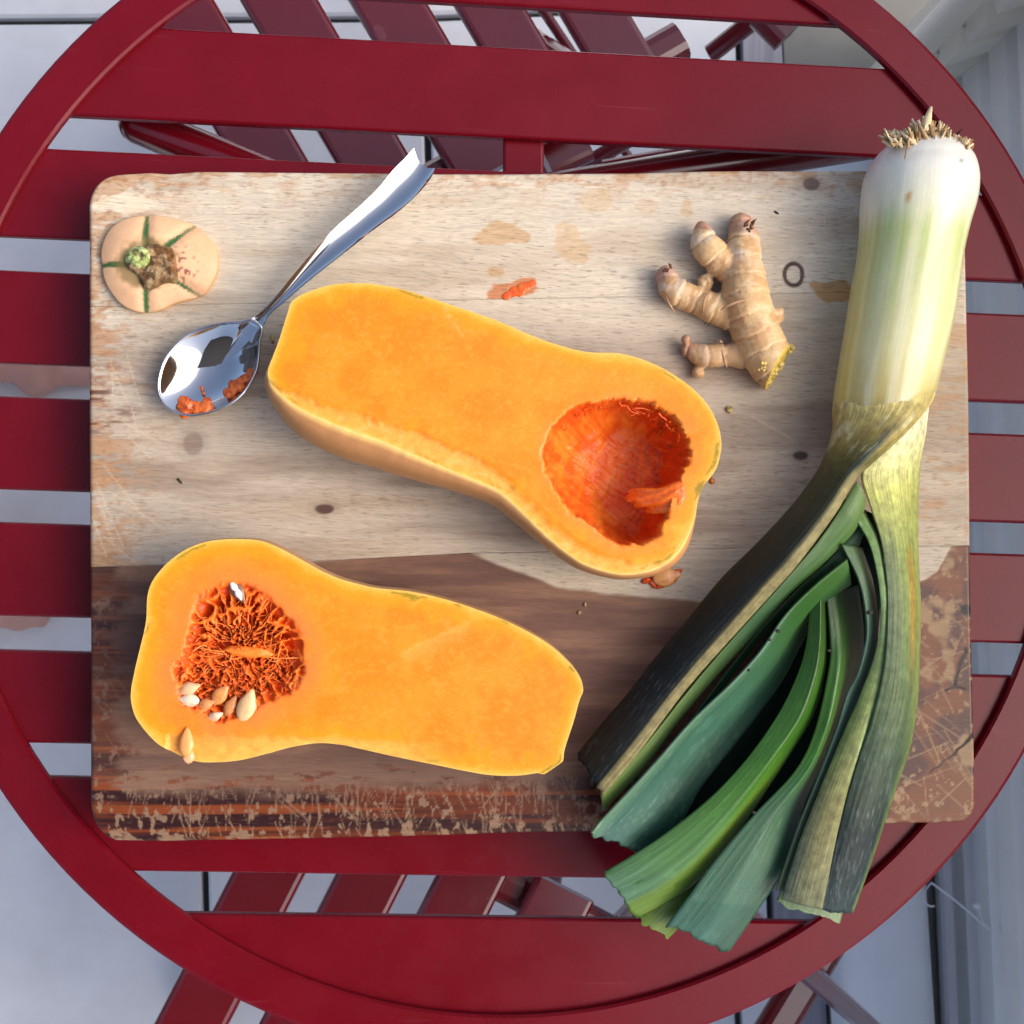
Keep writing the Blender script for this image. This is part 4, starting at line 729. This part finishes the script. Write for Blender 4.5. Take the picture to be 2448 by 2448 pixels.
    v, f = merge(pp); n = len(v); mobj('cut_flesh', v, f, GIN, root, attrs={'pigment':mixc(tile((216,198,120),n),tile((196,168,92),n),fbm(v[:,0]*900,v[:,1]*900,3,2))})
    DK = colattr('ginger_scale', .8, .3); pp = []
    for i in range(9):
        b = np.array(G(1090,225))+np.array((q.uniform(-6,16),q.uniform(-8,18))); e = b+np.array((q.uniform(-2,14),q.uniform(-12,6))); pp.append(tube(np.array([P(*b,ZB+.019),P(*((b+e)/2),ZB+.0215),P(*e,ZB+.021)]),[.0007,.0006,.0001],5))
    v, f = merge(pp); mobj('scale_leaf', v, f, DK, rhz, attrs={'pigment':tile((112,80,62),len(v))}); pp = []
    for i in range(6):
        b = np.array(G(380,625))+np.array((q.uniform(-14,14),q.uniform(-8,10))); e = b+np.array((q.uniform(-8,8),q.uniform(-9,3))); pp.append(tube(np.array([P(*b,ZB+.0125),P(*((b+e)/2),ZB+.0145),P(*e,ZB+.014)]),[.0008,.0006,.0001],5))
    v, f = merge(pp); mobj('scale_leaf', v, f, DK, rhz, attrs={'pigment':tile((112,80,62),len(v))})
    pp = []                                          # papery ring scales lifting at the nodes
    for (a, b, cc, zz) in (((860,1010),(960,930),(1180,900),.0235),((700,1040),(690,900),(760,850),.0165),((350,880),(380,960),(440,1030),.0150),((870,1380),(900,1500),(920,1540),.0165),((800,1300),(860,1290),(880,1310),.0130)):
        t = np.linspace(0,1,14)[:,None]; q3 = (1-t)**2*np.array(G(*a))+2*t*(1-t)*np.array(G(*b))+t*t*np.array(G(*cc)); pp.append(tube(px(q3, ZB+zz-.004*(2*t[:,0]-1)**2), .00045*(.4+np.sin(np.pi*t[:,0])), 5))
    v, f = merge(pp); mobj('node_scale', v, f, DK, rhz, attrs={'pigment':tile((176,140,110),len(v))})
ginger()
# ------------------------------------------------------------------ leek
LEEK_W = colattr('leek_shank', .30, .5, .15, (.004,.004,.002), (1.0,(300,300,300),.95,1.04), coat=.25)
LEAF = colattr('leek_leaf', .33, .5, 0, None, coat=.06); LEAFD = colattr('leek_wilted_leaf', .40, .3, 0, None, (1.0,(260,260,260),.6,1.4), (1.0,(500,500,500),.45,.0008), .05)
leek = empty('leek', np.r_[P(2090,1100,ZB)[:2],BT], 'whole leek with trimmed roots, white shank and dark green leaves over the board edge', 'leek')
def shank():
    Lp = [(2168,338),(2130,344),(2104,364),(2086,388),(2070,425),(2063,483),(2060,553),(2053,618),(2040,683),(2026,776),(2012,856),(2001,925),(1994,985),(1986,1048)]
    Rp = [(2272,348),(2292,356),(2312,376),(2325,400),(2331,436),(2327,483),(2310,545),(2295,612),(2284,690),(2270,776),(2249,862),(2238,905),(2229,940),(2222,962)]
    n = 110; Lq, Rq = param(Lp,n), param(Rp,n); W = np.hypot(*(Rq-Lq).T)/5180; z = ZB+np.maximum(W,.03)/2*.98; z = np.maximum(z, ZB+.0235*np.ones(n)*.98); A, B = px(Lq,z), px(Rq,z); m = 72; V, T, TH = [], [], []
    for i in range(n):
        c = (A[i]+B[i])/2; h = (B[i]-A[i])/2; r = np.linalg.norm(h); a = np.linspace(0,2*np.pi,m,endpoint=False); rp = 1-.085*sstep(.90,1,i/(n-1))+.0022*np.sin(a*9+1)+.0016*np.sin(a*23+i*.01)
        V.append(c+np.cos(a)[:,None]*h*rp[:,None]+np.sin(a)[:,None]*rp[:,None]*r*np.array((0,0,1))); T.append(np.full(m,i/(n-1))); TH.append(a)
    V = np.vstack(V); t = np.concatenate(T); a = np.concatenate(TH); F = gridfaces(n,m,True).tolist()+[list(range(m))]; nn = len(V)
    V[:,2] = np.maximum(V[:,2], BT+.0001)
    st = fbm(np.cos(a)*44+50, np.sin(a)*44+t*2.2+50, 3, 4); s2 = fbm(np.cos(a)*70+90, np.sin(a)*70+t*2+90, 7, 2); tt = t+.10*(fbm(np.cos(a)*3+9,t*5,5,3)-.5)
    K = [0,.30,.42,.50,.62,.78,.90,.97,1.0]; CL = np.array([lin(q) for q in ((233,232,222),(232,231,218),(224,225,196),(196,206,138),(206,211,154),(214,208,150),(196,180,110),(150,134,76),(80,84,52))]); c = np.stack([np.interp(tt,K,CL[:,k]) for k in range(3)],-1)
    c = mixc(c, tile((148,178,84),nn), sstep(.48,.66,st)*sstep(.36,.46,tt)*sstep(.74,.6,tt)*.32); c = mixc(c, tile((236,234,200),nn), sstep(.55,.7,s2)*sstep(.3,.5,t)*.45); c = mixc(c, tile((196,186,92),nn), sstep(.75,.98,np.abs(np.cos(a)))*sstep(.34,.6,t)*.6)
    c = mixc(c, tile((120,116,60),nn), sstep(.9,1,t)*sstep(.45,.6,st)*.6); u = topx(V[:,:2],0)*0; 
    for sp, rad, cl in (((2170,470),7,(190,140,60)),((2192,608),4,(190,150,80)),((2122,735),3,(40,40,30)),((2200,700),3,(60,50,30)),((2182,842),3,(70,60,30)),((2295,384),4,(60,50,40))):
        q = (V-CP)@CR; ux, uy = 1224-q[:,0]/q[:,2]*CF, 1224+q[:,1]/q[:,2]*CF; c = mixc(c, tile(cl,nn), sstep(rad*1.5,rad*.6,np.hypot(ux-sp[0],(uy-sp[1])*.6))*(np.sin(a) > 0)*.9)
    body = mobj('shank', V, F, LEEK_W, leek, attrs={'pigment':c,'across':.5+.5*np.cos(a)*.999,'along':t}); veins(LEEK_W, 70, .94, 1.04, .2)
    # roots: a trimmed brush of short stubs, each its own little tapering strand
    rs = np.random.default_rng(2); pp, cc = [], []
    for i in range(460):
        x = rs.uniform(0,1); base = np.array((2126+182*x, 346+16*x))+np.array((0,rs.uniform(-8,6))); k = np.exp(-((x-.50)/.16)**2); ln = (20+rs.uniform(0,18)+k*46*rs.uniform(.3,1))*(1 if x < .9 else .8); an = R_(-90+(x-.52)*60+rs.normal(0,20)); e = base+ln*np.array((math.cos(an),math.sin(an)))
        z = ZB+rs.uniform(.014,.043); q = np.array([P(*base,z),P(*((base+e)/2+rs.normal(0,2.2,2)),z+rs.normal(0,.0012)),P(*e,z+rs.normal(0,.0015))]); r = rs.uniform(.0005,.0011); v, f = tube(q,[r,r*.95,r*.55],6); pp.append((v,f)); cl = ((216,198,160),(228,214,180),(190,160,118),(150,118,80))[rs.integers(4)]; cc.append(tile(cl,len(v)))
    v, f = tube(np.array([P(2205,330,ZB+.036),P(2216,290,ZB+.038),P(2226,256,ZB+.036)]),[.0026,.0022,.0007],8); pp.append((v,f)); cc.append(tile((222,206,164),len(v)))
    v, f = tube(np.array([P(2288,320,ZB+.036),P(2296,312,ZB+.038),P(2303,307,ZB+.039)]),[.0005,.0003,.0002],5); pp.append((v,f)); cc.append(tile((60,40,30),len(v)))
    v, f = tube(np.array([P(2170,345,ZB+.047),P(2166,360,ZB+.0482),P(2163,380,ZB+.0495)]),[.0004,.0003,.0003],5); pp.append((v,f)); cc.append(tile((150,110,70),len(v)))
    v, f = merge(pp); ROOT = colattr('leek_root', .85, .2, 0, detail=(1.0,(900,900,900),.8,1.15)); mobj('roots', v, f, ROOT, body, attrs={'pigment':np.vstack(cc)})
    v, f = blob(P(2216,352,ZB+.024),(.0175,.0040,.0165),4,.2,2,4,-.07); mobj('root_plate', v, f, ROOT, body, attrs={'pigment':tile((170,140,100),len(v))})
shank()
def ribbon(name, Lp, Rp, zl, zr, arch, colour, material=None, n=120, K=25, fold=None, th=.0011, jag=.0, seed=0, curl=0, round_start=0, flute=.00006):
    """a leaf traced by its two edges, with its own heights, arch, fold line and ragged cut end"""
    t = np.linspace(0,1,n); it = lambda q: np.interp(t, np.linspace(0,1,len(q)), q) if np.ndim(q) else np.full(n,q); zl, zr, ar = it(zl), it(zr), it(arch); A, B = px(param(Lp,n), ZB+zl), px(param(Rp,n), ZB+zr); u = np.linspace(0,1,K); fd = it(.5 if fold is None else fold); V = []
    for i in range(n):
        row = A[i]+(B[i]-A[i])*u[:,None]; f = fd[i]; s = np.where(u < f, u/f, (1-u)/(1-f)); s = s if fold is not None else 1-(2*u-1)**2; s = s+(np.sqrt(np.maximum(1-(2*u-1)**2,0))-s)*(1-sstep(.1,.26,t[i]))*round_start; row[:,2] += ar[i]*s+flute*(np.sin(u*math.pi*19+seed)+.8*np.sin(u*math.pi*31+2*seed)); V.append(row)
    V = np.array(V)
    if jag:                                        # ragged end
        d = V[-1]-V[-4]; d /= np.linalg.norm(d,axis=1)[:,None]; j = (fbm(u*9,u*0+seed,seed,3)-.6)*2*jag; 
        for k in range(6): V[-1-k] += d*(j*(1-k/6))[:,None]
    if curl:
        for k in range(8): V[-1-k][:,2] += curl*((8-k)/8)**2*np.abs(2*u-1)**2
    T, U = np.repeat(t,K), np.tile(u,n); X = V.reshape(-1,3); dx = np.gradient(V,axis=0); dy = np.gradient(V,axis=1); N = np.cross(dx,dy).reshape(-1,3); N /= np.linalg.norm(N,axis=1)[:,None]+1e-12; N[N[:,2] < 0] *= -1
    lowz = np.where(np.hypot(X[:,0],X[:,1]) < .5, BT+.0006, 0); X[:,2] = np.where((X[:,1] > P(0,1985,ZB)[1]), np.maximum(X[:,2], lowz), X[:,2])
    c = colour(T,U)*(1 if material is not None else .66); bot = X-N*th; k = len(X); F = gridfaces(n,K).tolist(); per = list(range(K))+[i*K+K-1 for i in range(1,n)]+[(n-1)*K+j for j in range(K-2,-1,-1)]+[i*K for i in range(n-2,0,-1)]
    F = F+[[a+k for a in q][::-1] for q in F]+[[b,a,a+k,b+k] for a,b in zip(per,per[1:]+per[:1])]
    cut = sstep(.985,1,T)[:,None]; cb = c*.9*(1-cut*.6)+lin((190,206,140))*cut*.5
    o = mobj(name, np.vstack([X,bot]), F, material or LEAF, leek, attrs={'pigment':np.vstack([c,cb]),'across':np.tile(U,2),'along':np.tile(T,2)}); bm = bmesh.new(); bm.from_mesh(o.data); bmesh.ops.recalc_face_normals(bm, faces=bm.faces); bm.to_mesh(o.data); bm.free(); return o
veins(LEAF, 64, .74, 1.14, .35); veins(LEAFD, 60, .55, 1.3, .5)
def ramp_t(T, ks, cs): A = np.array([lin(c) for c in cs]); return np.stack([np.interp(T,ks,A[:,k]) for k in range(3)],-1)
def green(ks, cs, edge=None, mid=None, seed=0, stripe=.22, veins=42):
    def fn(T, U):
        wv = U*veins+.3*np.sin(T*7); c = ramp_t(T+.05*(fbm(U*5,T*7,seed,3)-.5), ks, cs); s = fbm(wv, T*3+seed, seed+1, 2); c = c*(1+stripe*2*(s-.5))[:,None]; n = len(T); fi = fbm(U*veins*3,T*5,seed+2,2); c = c*(1+.16*(fi-.5))[:,None]
        if edge: c = mixc(c, tile(edge,n), sstep(.10,.0,np.minimum(U,1-U))*.75)
        if mid: c = mixc(c, tile(mid,n), sstep(.12,.02,np.abs(U-.5))*.5)
        bl = sstep(.68,.74,fbm(U*9,T*26,seed+4,3)); c = mixc(c, c*1.5+.02, bl*.35); return np.clip(c,.002,.9)
    return fn
SHADE_GREEN = lambda seed=0: green([0,.3,1],[(36,62,30),(18,44,24),(14,36,24)],seed=seed)
ribbon('leaf',[(2000,1180),(1900,1390),(1760,1640),(1600,1850),(1500,1960)],[(2110,1240),(2112,1450),(2085,1650),(2010,1880),(1905,2080)],[.016,.008,.005,.004,.004],[.018,.008,.004,.004,.003],-.002,SHADE_GREEN(1))  # added under-leaf, its dark green paints the shade inside the hollow
ribbon('leaf',[(1760,1960),(1650,2060),(1570,2150),(1522,2196)],[(1800,2010),(1710,2110),(1655,2185),(1596,2246)],.010,.008,.003,green([0,1],[(60,96,20),(118,148,52)],(150,170,80),seed=3),jag=.002)
# large blue-green leaf
def big(T,U):
    c = green([0,.22,.5,1],[(62,118,30),(66,118,54),(76,128,100),(70,116,104)],seed=9,stripe=.16)(T,U); n = len(T); c = mixc(c, tile((116,160,124),n), sstep(.2,.02,U)*.7*sstep(.15,.4,T)); c = mixc(c, tile((34,84,50),n), sstep(.45,.9,U)*.6); bl = sstep(.71,.75,fbm(U*40,T*60,12,2)); return mixc(c, tile((150,190,160),n), bl*.22*sstep(.4,.6,T))  # right half: deep green pigment, partly painting the shade there
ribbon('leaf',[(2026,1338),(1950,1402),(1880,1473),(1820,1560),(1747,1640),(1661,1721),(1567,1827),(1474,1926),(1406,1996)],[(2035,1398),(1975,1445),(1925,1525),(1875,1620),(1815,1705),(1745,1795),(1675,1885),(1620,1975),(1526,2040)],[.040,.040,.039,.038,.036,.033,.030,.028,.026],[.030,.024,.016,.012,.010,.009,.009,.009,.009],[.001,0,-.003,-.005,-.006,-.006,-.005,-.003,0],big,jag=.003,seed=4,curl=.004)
# two long bright green leaves bending to the lower left
def g4(T,U):
    c = green([0,.35,.6,.8,1],[(50,92,24),(66,122,34),(78,138,44),(96,146,84),(104,148,116)],seed=15,stripe=.26)(T,U); n = len(T); c = mixc(c, tile((122,156,36),n), sstep(.58,.75,U)*sstep(.45,.7,T)*.85); c = mixc(c, tile((60,110,20),n), sstep(.62,.66,fbm(U*6,T*14,17,2))*sstep(.8,.9,T)*.8); return mixc(c, tile((40,90,20),n), sstep(.25,.0,U)*sstep(.3,.7,T)*.6)
ribbon('leaf',[(1937,1440),(1927,1540),(1905,1615),(1859,1709),(1785,1814),(1698,1907),(1598,1988),(1505,2050),(1440,2088)],[(1975,1420),(1977,1530),(1972,1610),(1946,1709),(1890,1802),(1810,1926),(1723,2050),(1640,2130),(1520,2198)],[.026,.026,.026,.026,.025,.024,.022,.020,.018],[.024,.024,.024,.022,.020,.018,.016,.014,.012],[.004,.005,.006,.007,.007,.006,.005,.004,.001],g4,fold=[.5,.5,.5,.5,.48,.48,.5,.5,.5],jag=.002,seed=7)
def g5(T,U):
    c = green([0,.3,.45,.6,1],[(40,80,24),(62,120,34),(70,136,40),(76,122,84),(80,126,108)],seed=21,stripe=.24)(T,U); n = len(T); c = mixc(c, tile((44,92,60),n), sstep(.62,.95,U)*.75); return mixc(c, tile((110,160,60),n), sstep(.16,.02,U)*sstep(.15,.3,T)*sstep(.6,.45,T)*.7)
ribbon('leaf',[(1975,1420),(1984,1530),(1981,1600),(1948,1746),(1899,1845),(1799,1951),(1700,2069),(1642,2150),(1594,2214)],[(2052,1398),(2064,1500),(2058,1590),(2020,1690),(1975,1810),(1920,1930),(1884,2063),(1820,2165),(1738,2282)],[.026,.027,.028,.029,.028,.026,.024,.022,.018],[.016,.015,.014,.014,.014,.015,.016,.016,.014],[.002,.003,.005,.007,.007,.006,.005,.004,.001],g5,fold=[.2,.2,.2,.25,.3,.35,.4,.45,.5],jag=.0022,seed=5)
# narrow leaves seen nearly edge-on at the right of the hollow
ribbon('leaf',[(2010,1300),(2052,1379),(2070,1448),(2074,1522),(2053,1609),(2027,1659),(2002,1740),(1960,1850),(1915,1960),(1880,2060),(1856,2128)],[(2062,1310),(2086,1385),(2096,1448),(2099,1525),(2082,1610),(2054,1672),(2026,1752),(1988,1855),(1944,1965),(1908,2060),(1890,2132)],[.040,.039,.037,.034,.031,.029,.028,.027,.026,.025,.024],[.028,.030,.030,.029,.027,.026,.025,.025,.024,.024,.023],[.003,.001,0,0,0,0,0,0,0,0,0],green([0,.3,.6,1],[(60,100,52),(96,136,110),(86,124,104),(90,112,70)],seed=27),K=13)
ribbon('leaf',[(1905,2040),(1880,2100),(1853,2158)],[(2030,2080),(2022,2150),(2008,2208)],.018,.018,.002,green([0,1],[(96,124,84),(136,168,116)],seed=29),jag=.0015)
def l7(T,U):
    c = green([0,.25,.5,.75,1],[(96,130,74),(128,158,100),(132,150,84),(128,126,78),(120,124,92)],seed=33,stripe=.34,veins=26)(T,U); n = len(T); c = mixc(c, tile((158,182,124),n), sstep(.6,.8,U)*sstep(.15,.3,T)*sstep(.72,.5,T)*.85); c = mixc(c, tile((86,98,84),n), sstep(.45,.1,U)*sstep(.6,.9,T)*.7); return mixc(c, tile((60,70,60),n), sstep(.97,1,U)*.7)
ribbon('leaf',[(2039,1230),(2080,1300),(2101,1398),(2105,1485),(2089,1572),(2052,1671),(2008,1771),(1959,1889),(1915,2000),(1885,2090),(1867,2150)],[(2068,1222),(2104,1300),(2123,1410),(2123,1490),(2114,1597),(2090,1710),(2062,1800),(2032,1895),(2004,2001),(1982,2100),(1967,2174)],[.040,.041,.040,.038,.035,.032,.030,.029,.028,.027,.026],[.036,.038,.039,.038,.036,.034,.033,.032,.031,.030,.029],[.001,.001,.001,.001,.001,.002,.003,.003,.003,.003,.002],l7,LEAFD,seed=3)
def l8(T,U):
    c = ramp_t(T,[0,.10,.22,.35,.55,.72,.86,1],[(236,236,212),(222,218,158),(184,186,104),(128,142,74),(92,114,66),(56,78,56),(34,46,46),(50,66,66)]); n = len(T); s = fbm(U*34+.4*np.sin(T*6),T*2.5,41,3); s2 = fbm(U*90,T*4,43,2); c = c*(1+.5*(s-.5)+.3*(s2-.5))[:,None]
    c = mixc(c, tile((150,158,84),n), sstep(.62,.85,U)*sstep(.12,.25,T)*sstep(.72,.5,T)*.6); c = mixc(c, tile((104,128,58),n), sstep(.82,.97,U)*sstep(.5,.62,T)*.7); c = mixc(c, tile((88,104,84),n), sstep(.4,.1,U)*sstep(.25,.4,T)*sstep(.7,.5,T)*.6); c = mixc(c, tile((178,132,40),n), sstep(.16,.05,np.abs(U-.62+.05*(s-.5)))*sstep(.32,.38,T)*sstep(.6,.5,T)*.5)
    return np.clip(mixc(c, tile((150,164,160),n), sstep(.66,.72,fbm(U*60,T*70,47,3))*sstep(.6,.75,T)*.2),.003,.9)
ribbon('leaf',[(2140,960),(2110,1055),(2060,1130),(2078,1206),(2105,1290),(2118,1380),(2121,1473),(2112,1597),(2084,1715),(2044,1835),(2008,1965),(1981,2085),(1964,2176)],[(2226,925),(2214,1035),(2201,1110),(2196,1200),(2196,1300),(2199,1390),(2202,1473),(2196,1659),(2177,1783),(2146,1876),(2115,1970),(2079,2075),(2040,2182)],[.040,.038,.038,.040,.041,.041,.040,.038,.036,.034,.032,.030,.028],[.024,.022,.022,.022,.022,.022,.022,.022,.022,.022,.022,.021,.020],[.006,.007,.006,.006,.006,.006,.006,.006,.006,.006,.006,.005,.003],l8,LEAFD,K=33,fold=None,jag=.0008,seed=6,flute=.00011)
# green leaf lining the dark outer one, then the dark outer leaf itself
ribbon('leaf',[(2048,1150),(2012,1210),(1960,1290),(1880,1385),(1800,1475),(1720,1565),(1640,1660),(1540,1785),(1438,1900)],[(2070,1208),(2045,1268),(1985,1332),(1885,1425),(1815,1506),(1729,1599),(1634,1711),(1541,1835),(1443,1940)],[.046,.045,.043,.040,.036,.033,.030,.027,.024],[.040,.038,.036,.032,.029,.026,.024,.022,.019],[.003,.003,.001,.001,0,0,0,0,0],green([0,.2,.5,1],[(110,146,66),(86,128,62),(66,108,66),(120,150,72)],seed=51))
ribbon('leaf',[(2055,1255),(1990,1330),(1900,1420),(1810,1520),(1730,1620),(1640,1740),(1560,1840)],[(2064,1275),(2040,1330),(1960,1390),(1870,1470),(1770,1590),(1660,1740),(1575,1840)],[.034,.032,.029,.026,.023,.021,.020],[.034,.031,.027,.024,.021,.018,.016],[.001,.001,0,0,0,0,0],green([0,1],[(62,108,62),(40,84,48)],seed=53))
def l1(T,U):
    c = ramp_t(T,[0,.05,.16,.24,.34,.46,.6,.8,1],[(220,208,150),(206,190,118),(168,150,84),(98,94,46),(60,62,31),(34,39,24),(20,26,20),(14,20,19),(18,27,26)]); n = len(T); s = fbm(U*30+.5*np.sin(T*5),T*2.2,61,3); s2 = fbm(U*85,T*4,63,2); c = c*(1+.55*(s-.5)+.35*(s2-.5))[:,None]
    fl = np.interp(T,[0,.25,.4,1],[.9,.62,.64,.72]); c = mixc(c, tile((150,140,92),n), sstep(fl,fl+.10,U)*sstep(.24,.36,T)*.8); c = mixc(c, tile((44,62,56),n), sstep(.14,.03,np.abs(U-.60+.1*(s-.5)))*sstep(.1,.2,T)*sstep(.36,.28,T)*.85); c = mixc(c, tile((40,44,30),n), sstep(.10,.0,U)*sstep(.3,.5,T)*.6); c = mixc(c, tile((206,206,164),n), sstep(.62,.7,fbm(U*16+T*9,T*12-U*6,67,2))*sstep(.08,.14,T)*sstep(.26,.2,T)*.5)
    return np.clip(mixc(c, tile((120,128,124),n), sstep(.70,.76,fbm(U*60,T*70,69,3))*sstep(.55,.8,T)*.18),.003,.9)
ribbon('leaf',[(1996,965),(1991,1005),(1985,1048),(1968,1095),(1942,1142),(1888,1213),(1807,1300),(1725,1381),(1644,1479),(1563,1576),(1508,1648),(1430,1740),(1377,1806)],[(2228,915),(2221,962),(2160,1040),(2090,1105),(2046,1147),(1998,1228),(1909,1348),(1850,1415),(1780,1492),(1700,1580),(1630,1662),(1530,1795),(1440,1905)],[.0235,.0235,.0250,.028,.030,.031,.029,.026,.023,.021,.019,.017,.015],[.0235,.0245,.040,.045,.046,.046,.045,.042,.038,.035,.032,.029,.026],[.0218,.0228,.0185,.013,.010,.009,.008,.007,.006,.006,.005,.004,.003],l1,LEAFD,K=37,jag=.002,seed=8,round_start=1,flute=.00011)
# specks of soil caught on the leaves
SOIL = plain('soil', (.03,.026,.022), .9); pp = []
for x, y, z, r in ((2079,1464,.041,.0016),(1860,1508,.041,.0012),(1839,1529,.041,.0010),(1790,1602,.040,.0009),(1982,1555,.033,.0011),(1942,1578,.034,.0006),(1915,1826,.033,.0005),(1802,1942,.030,.0010)): mobj('soil_speck', *blob(P(x,y,ZB+z),(r,r*.7,r*.5),int(x),.4,2,2), SOIL, leek)
# ------------------------------------------------------------------ crumbs on the board
CRUMB = colattr('crumb', .7, .3)
def crumb(p, r, c, label, z=None, sd=1, rot=0, grp='crumbs on the cutting board'):
    z = ZB+r[2]*.7 if z is None else z; v, f = blob(P(*p,z), r, sd, .35, 2, 2, rot); n = len(v); tag(mobj('crumb', v, f, CRUMB, attrs={'pigment':mixc(tile(c,n), tile(np.array(c)*.6,n), sstep(.4,.6,fbm(v[:,0]*1500,v[:,1]*1500,sd,2)))}), label, 'crumb', grp)
crumb((1744,979),(.0017,.0019,.0011),(196,176,110),'yellowish ginger crumb between the hollowed squash half and the leek shank',sd=3)
crumb((1399,1445),(.0008,.0011,.0007),(196,170,120),'tiny pale crumb on dark wood between squash and leek, the upper of two',sd=5)
crumb((1386,1465),(.0010,.0010,.0007),(186,158,110),'tiny pale crumb on dark wood between squash and leek, the lower of two',sd=6)
crumb((430,1150),(.0018,.0006,.0005),(74,74,30),'small dark green shred on pale wood above the seeded squash half',sd=7,rot=-.8)
crumb((1856,508),(.0014,.0005,.0005),(36,40,34),'small black speck on pale wood just above the ginger root',sd=8,rot=-.5)
crumb((651,812),(.0008,.0022,.0006),(196,176,90),'thin yellow shred between the spoon neck and the hollowed squash half',sd=9,rot=.3)
crumb((1703,1150),(.0012,.0016,.0008),(226,130,60),'small orange shred at the dimpled end of the hollowed squash half',sd=10)
crumb((1690,776),(.0012,.0010,.0006),(206,196,170),'pale ginger flake in the shade between two ginger fingers',sd=11)
# ------------------------------------------------------------------ thin cord with two white bulbs against the wall
CORD = plain('white_cord', (.9,.9,.9), .5); t = px([(2226,2110),(2280,2150),(2345,2205),(2400,2249),(2448,2286),(2520,2345)], np.array([-.62,-.61,-.60,-.59,-.58,-.57]))
cord = empty('string_of_lights', t[2], 'thin white cord with two small white bulbs strung across the siding wall', 'string lights')
v, f = tube(catmull(t,60),.0011,8); mobj('cord', v, f, CORD, cord)
lp = px([(2226,2110),(2212,2130),(2210,2152),(2222,2166),(2234,2166)], -.62); v, f = tube(catmull(lp,30),.0009,6); mobj('cord_loop', v, f, CORD, cord)
for p, e in (((2336,2166),(2352,2208)),((2397,2217),(2412,2258))):
    v, f = blob(P(*p,-.58),(.0034,.0034,.0034),1,.02,1,3); mobj('bulb', v, f, plain('bulb_glass',(.85,.86,.88),.2), cord)
    v, f = tube(np.array([P(*p,-.58),P(*e,-.595)]),.0006,6); mobj('bulb_wire', v, f, CORD, cord)
# ------------------------------------------------------------------ barefoot person standing at the left, cut off by the frame
def person():
    SK = mat('skin', (.42,.22,.17), .5, .4); SK.node_tree.nodes['Principled BSDF'].inputs['Subsurface Weight'].default_value = .1; SK.node_tree.nodes['Principled BSDF'].inputs['Subsurface Radius'].default_value = (.008,.003,.002); parts = []; hips = []
    b = NB(SK); b.col(b.mix(b.noise(b.map(),40,4), (.50,.25,.20), (.62,.36,.30)))
    def footp(o, ax, mir):
        ax = np.array(ax,float); ax /= np.linalg.norm(ax); sd_ = np.array((-ax[1],ax[0]))*mir          # sd_: towards the big-toe side
        W = lambda f_, s_, z: np.array((*(np.array(o)+ax*f_+sd_*s_), z))
        pr = [capsule([W(-.175,0,.034),W(-.10,-.004,.034),W(-.04,.006,.030),W(0,.012,.024)],[.030,.031,.030,.024]), capsule([W(-.10,-.014,.026),W(-.03,-.022,.022),W(.0,-.022,.017)],[.026,.025,.017]), capsule([W(-.13,.004,.055),W(-.06,.008,.045),W(-.01,.012,.028)],[.034,.027,.018]), capsule([W(-.006,.030,.021),W(-.008,.0,.020),W(-.016,-.034,.016)],[.022,.019,.015])]
        for s_, f0, ln, r in ((.030,.010,.040,.0125),(.008,.012,.036,.0085),(-.008,.008,.031,.008),(-.023,-.002,.028,.0078),(-.037,-.014,.024,.0075)):
            pr.append(capsule([W(f0-.012,s_*.93,.016),W(f0+ln*.5,s_,.015),W(f0+ln-r*.6,s_,.0095)],[r*1.0,r*.92,r*.98]))
        an = W(-.150,0,.08); kn = an+np.array((-.02,0,.38)); hp = kn+np.array((-.03,0,.40)); pr.append(capsule([W(-.15,0,.045),an,an+(0,0,.10),an+(-.015,0,.22),kn,kn+(-.01,0,.14),hp],[.034,.033,.037,.052,.052,.064,.082])); parts.extend(pr); hips.append(hp)
    tl = P(96,860,FZ+.02); footp((tl[0], tl[1]+.012), (1,.10), -1)
    tr = P(112,1470,FZ+.02); footp((tr[0]-.012, tr[1]+.029), (1,-.06), 1)
    c = (hips[0]+hips[1])/2; parts.append(capsule([hips[0],c,hips[1]],[.09,.10,.09])); parts.append(capsule([c,c+np.array((.0,0,.12))],[.115,.105]))
    v, f, _ = remesh(parts, .0042, 4); v[:,2] = np.maximum(v[:,2], .0008)
    p = empty('person', (c[0],c[1],0), 'barefoot person standing at the left of the table, only toes and foot showing', 'person'); mobj('body', v, f, SK, p)
    NAIL = plain('toenail',(.62,.42,.38),.3)
    # trousers: rolled tubes round the legs, well outside the frame
    TR = plain('dark_trousers', (.03,.035,.05), .9, .2, 60); tp = []
    for h in hips:
        an = h+np.array((.05,0,-.78)); tp.append(capsule([an+(0,0,.16),h+np.array((.03,0,-.40)),h],[.066,.076,.098]))
    tp.append(capsule([hips[0],c,hips[1]],[.102,.112,.102])); tp.append(capsule([c,c+np.array((0,0,.13))],[.125,.118])); v, f, _ = remesh(tp,.007,4); mobj('trousers', v, f, TR, p)
person()
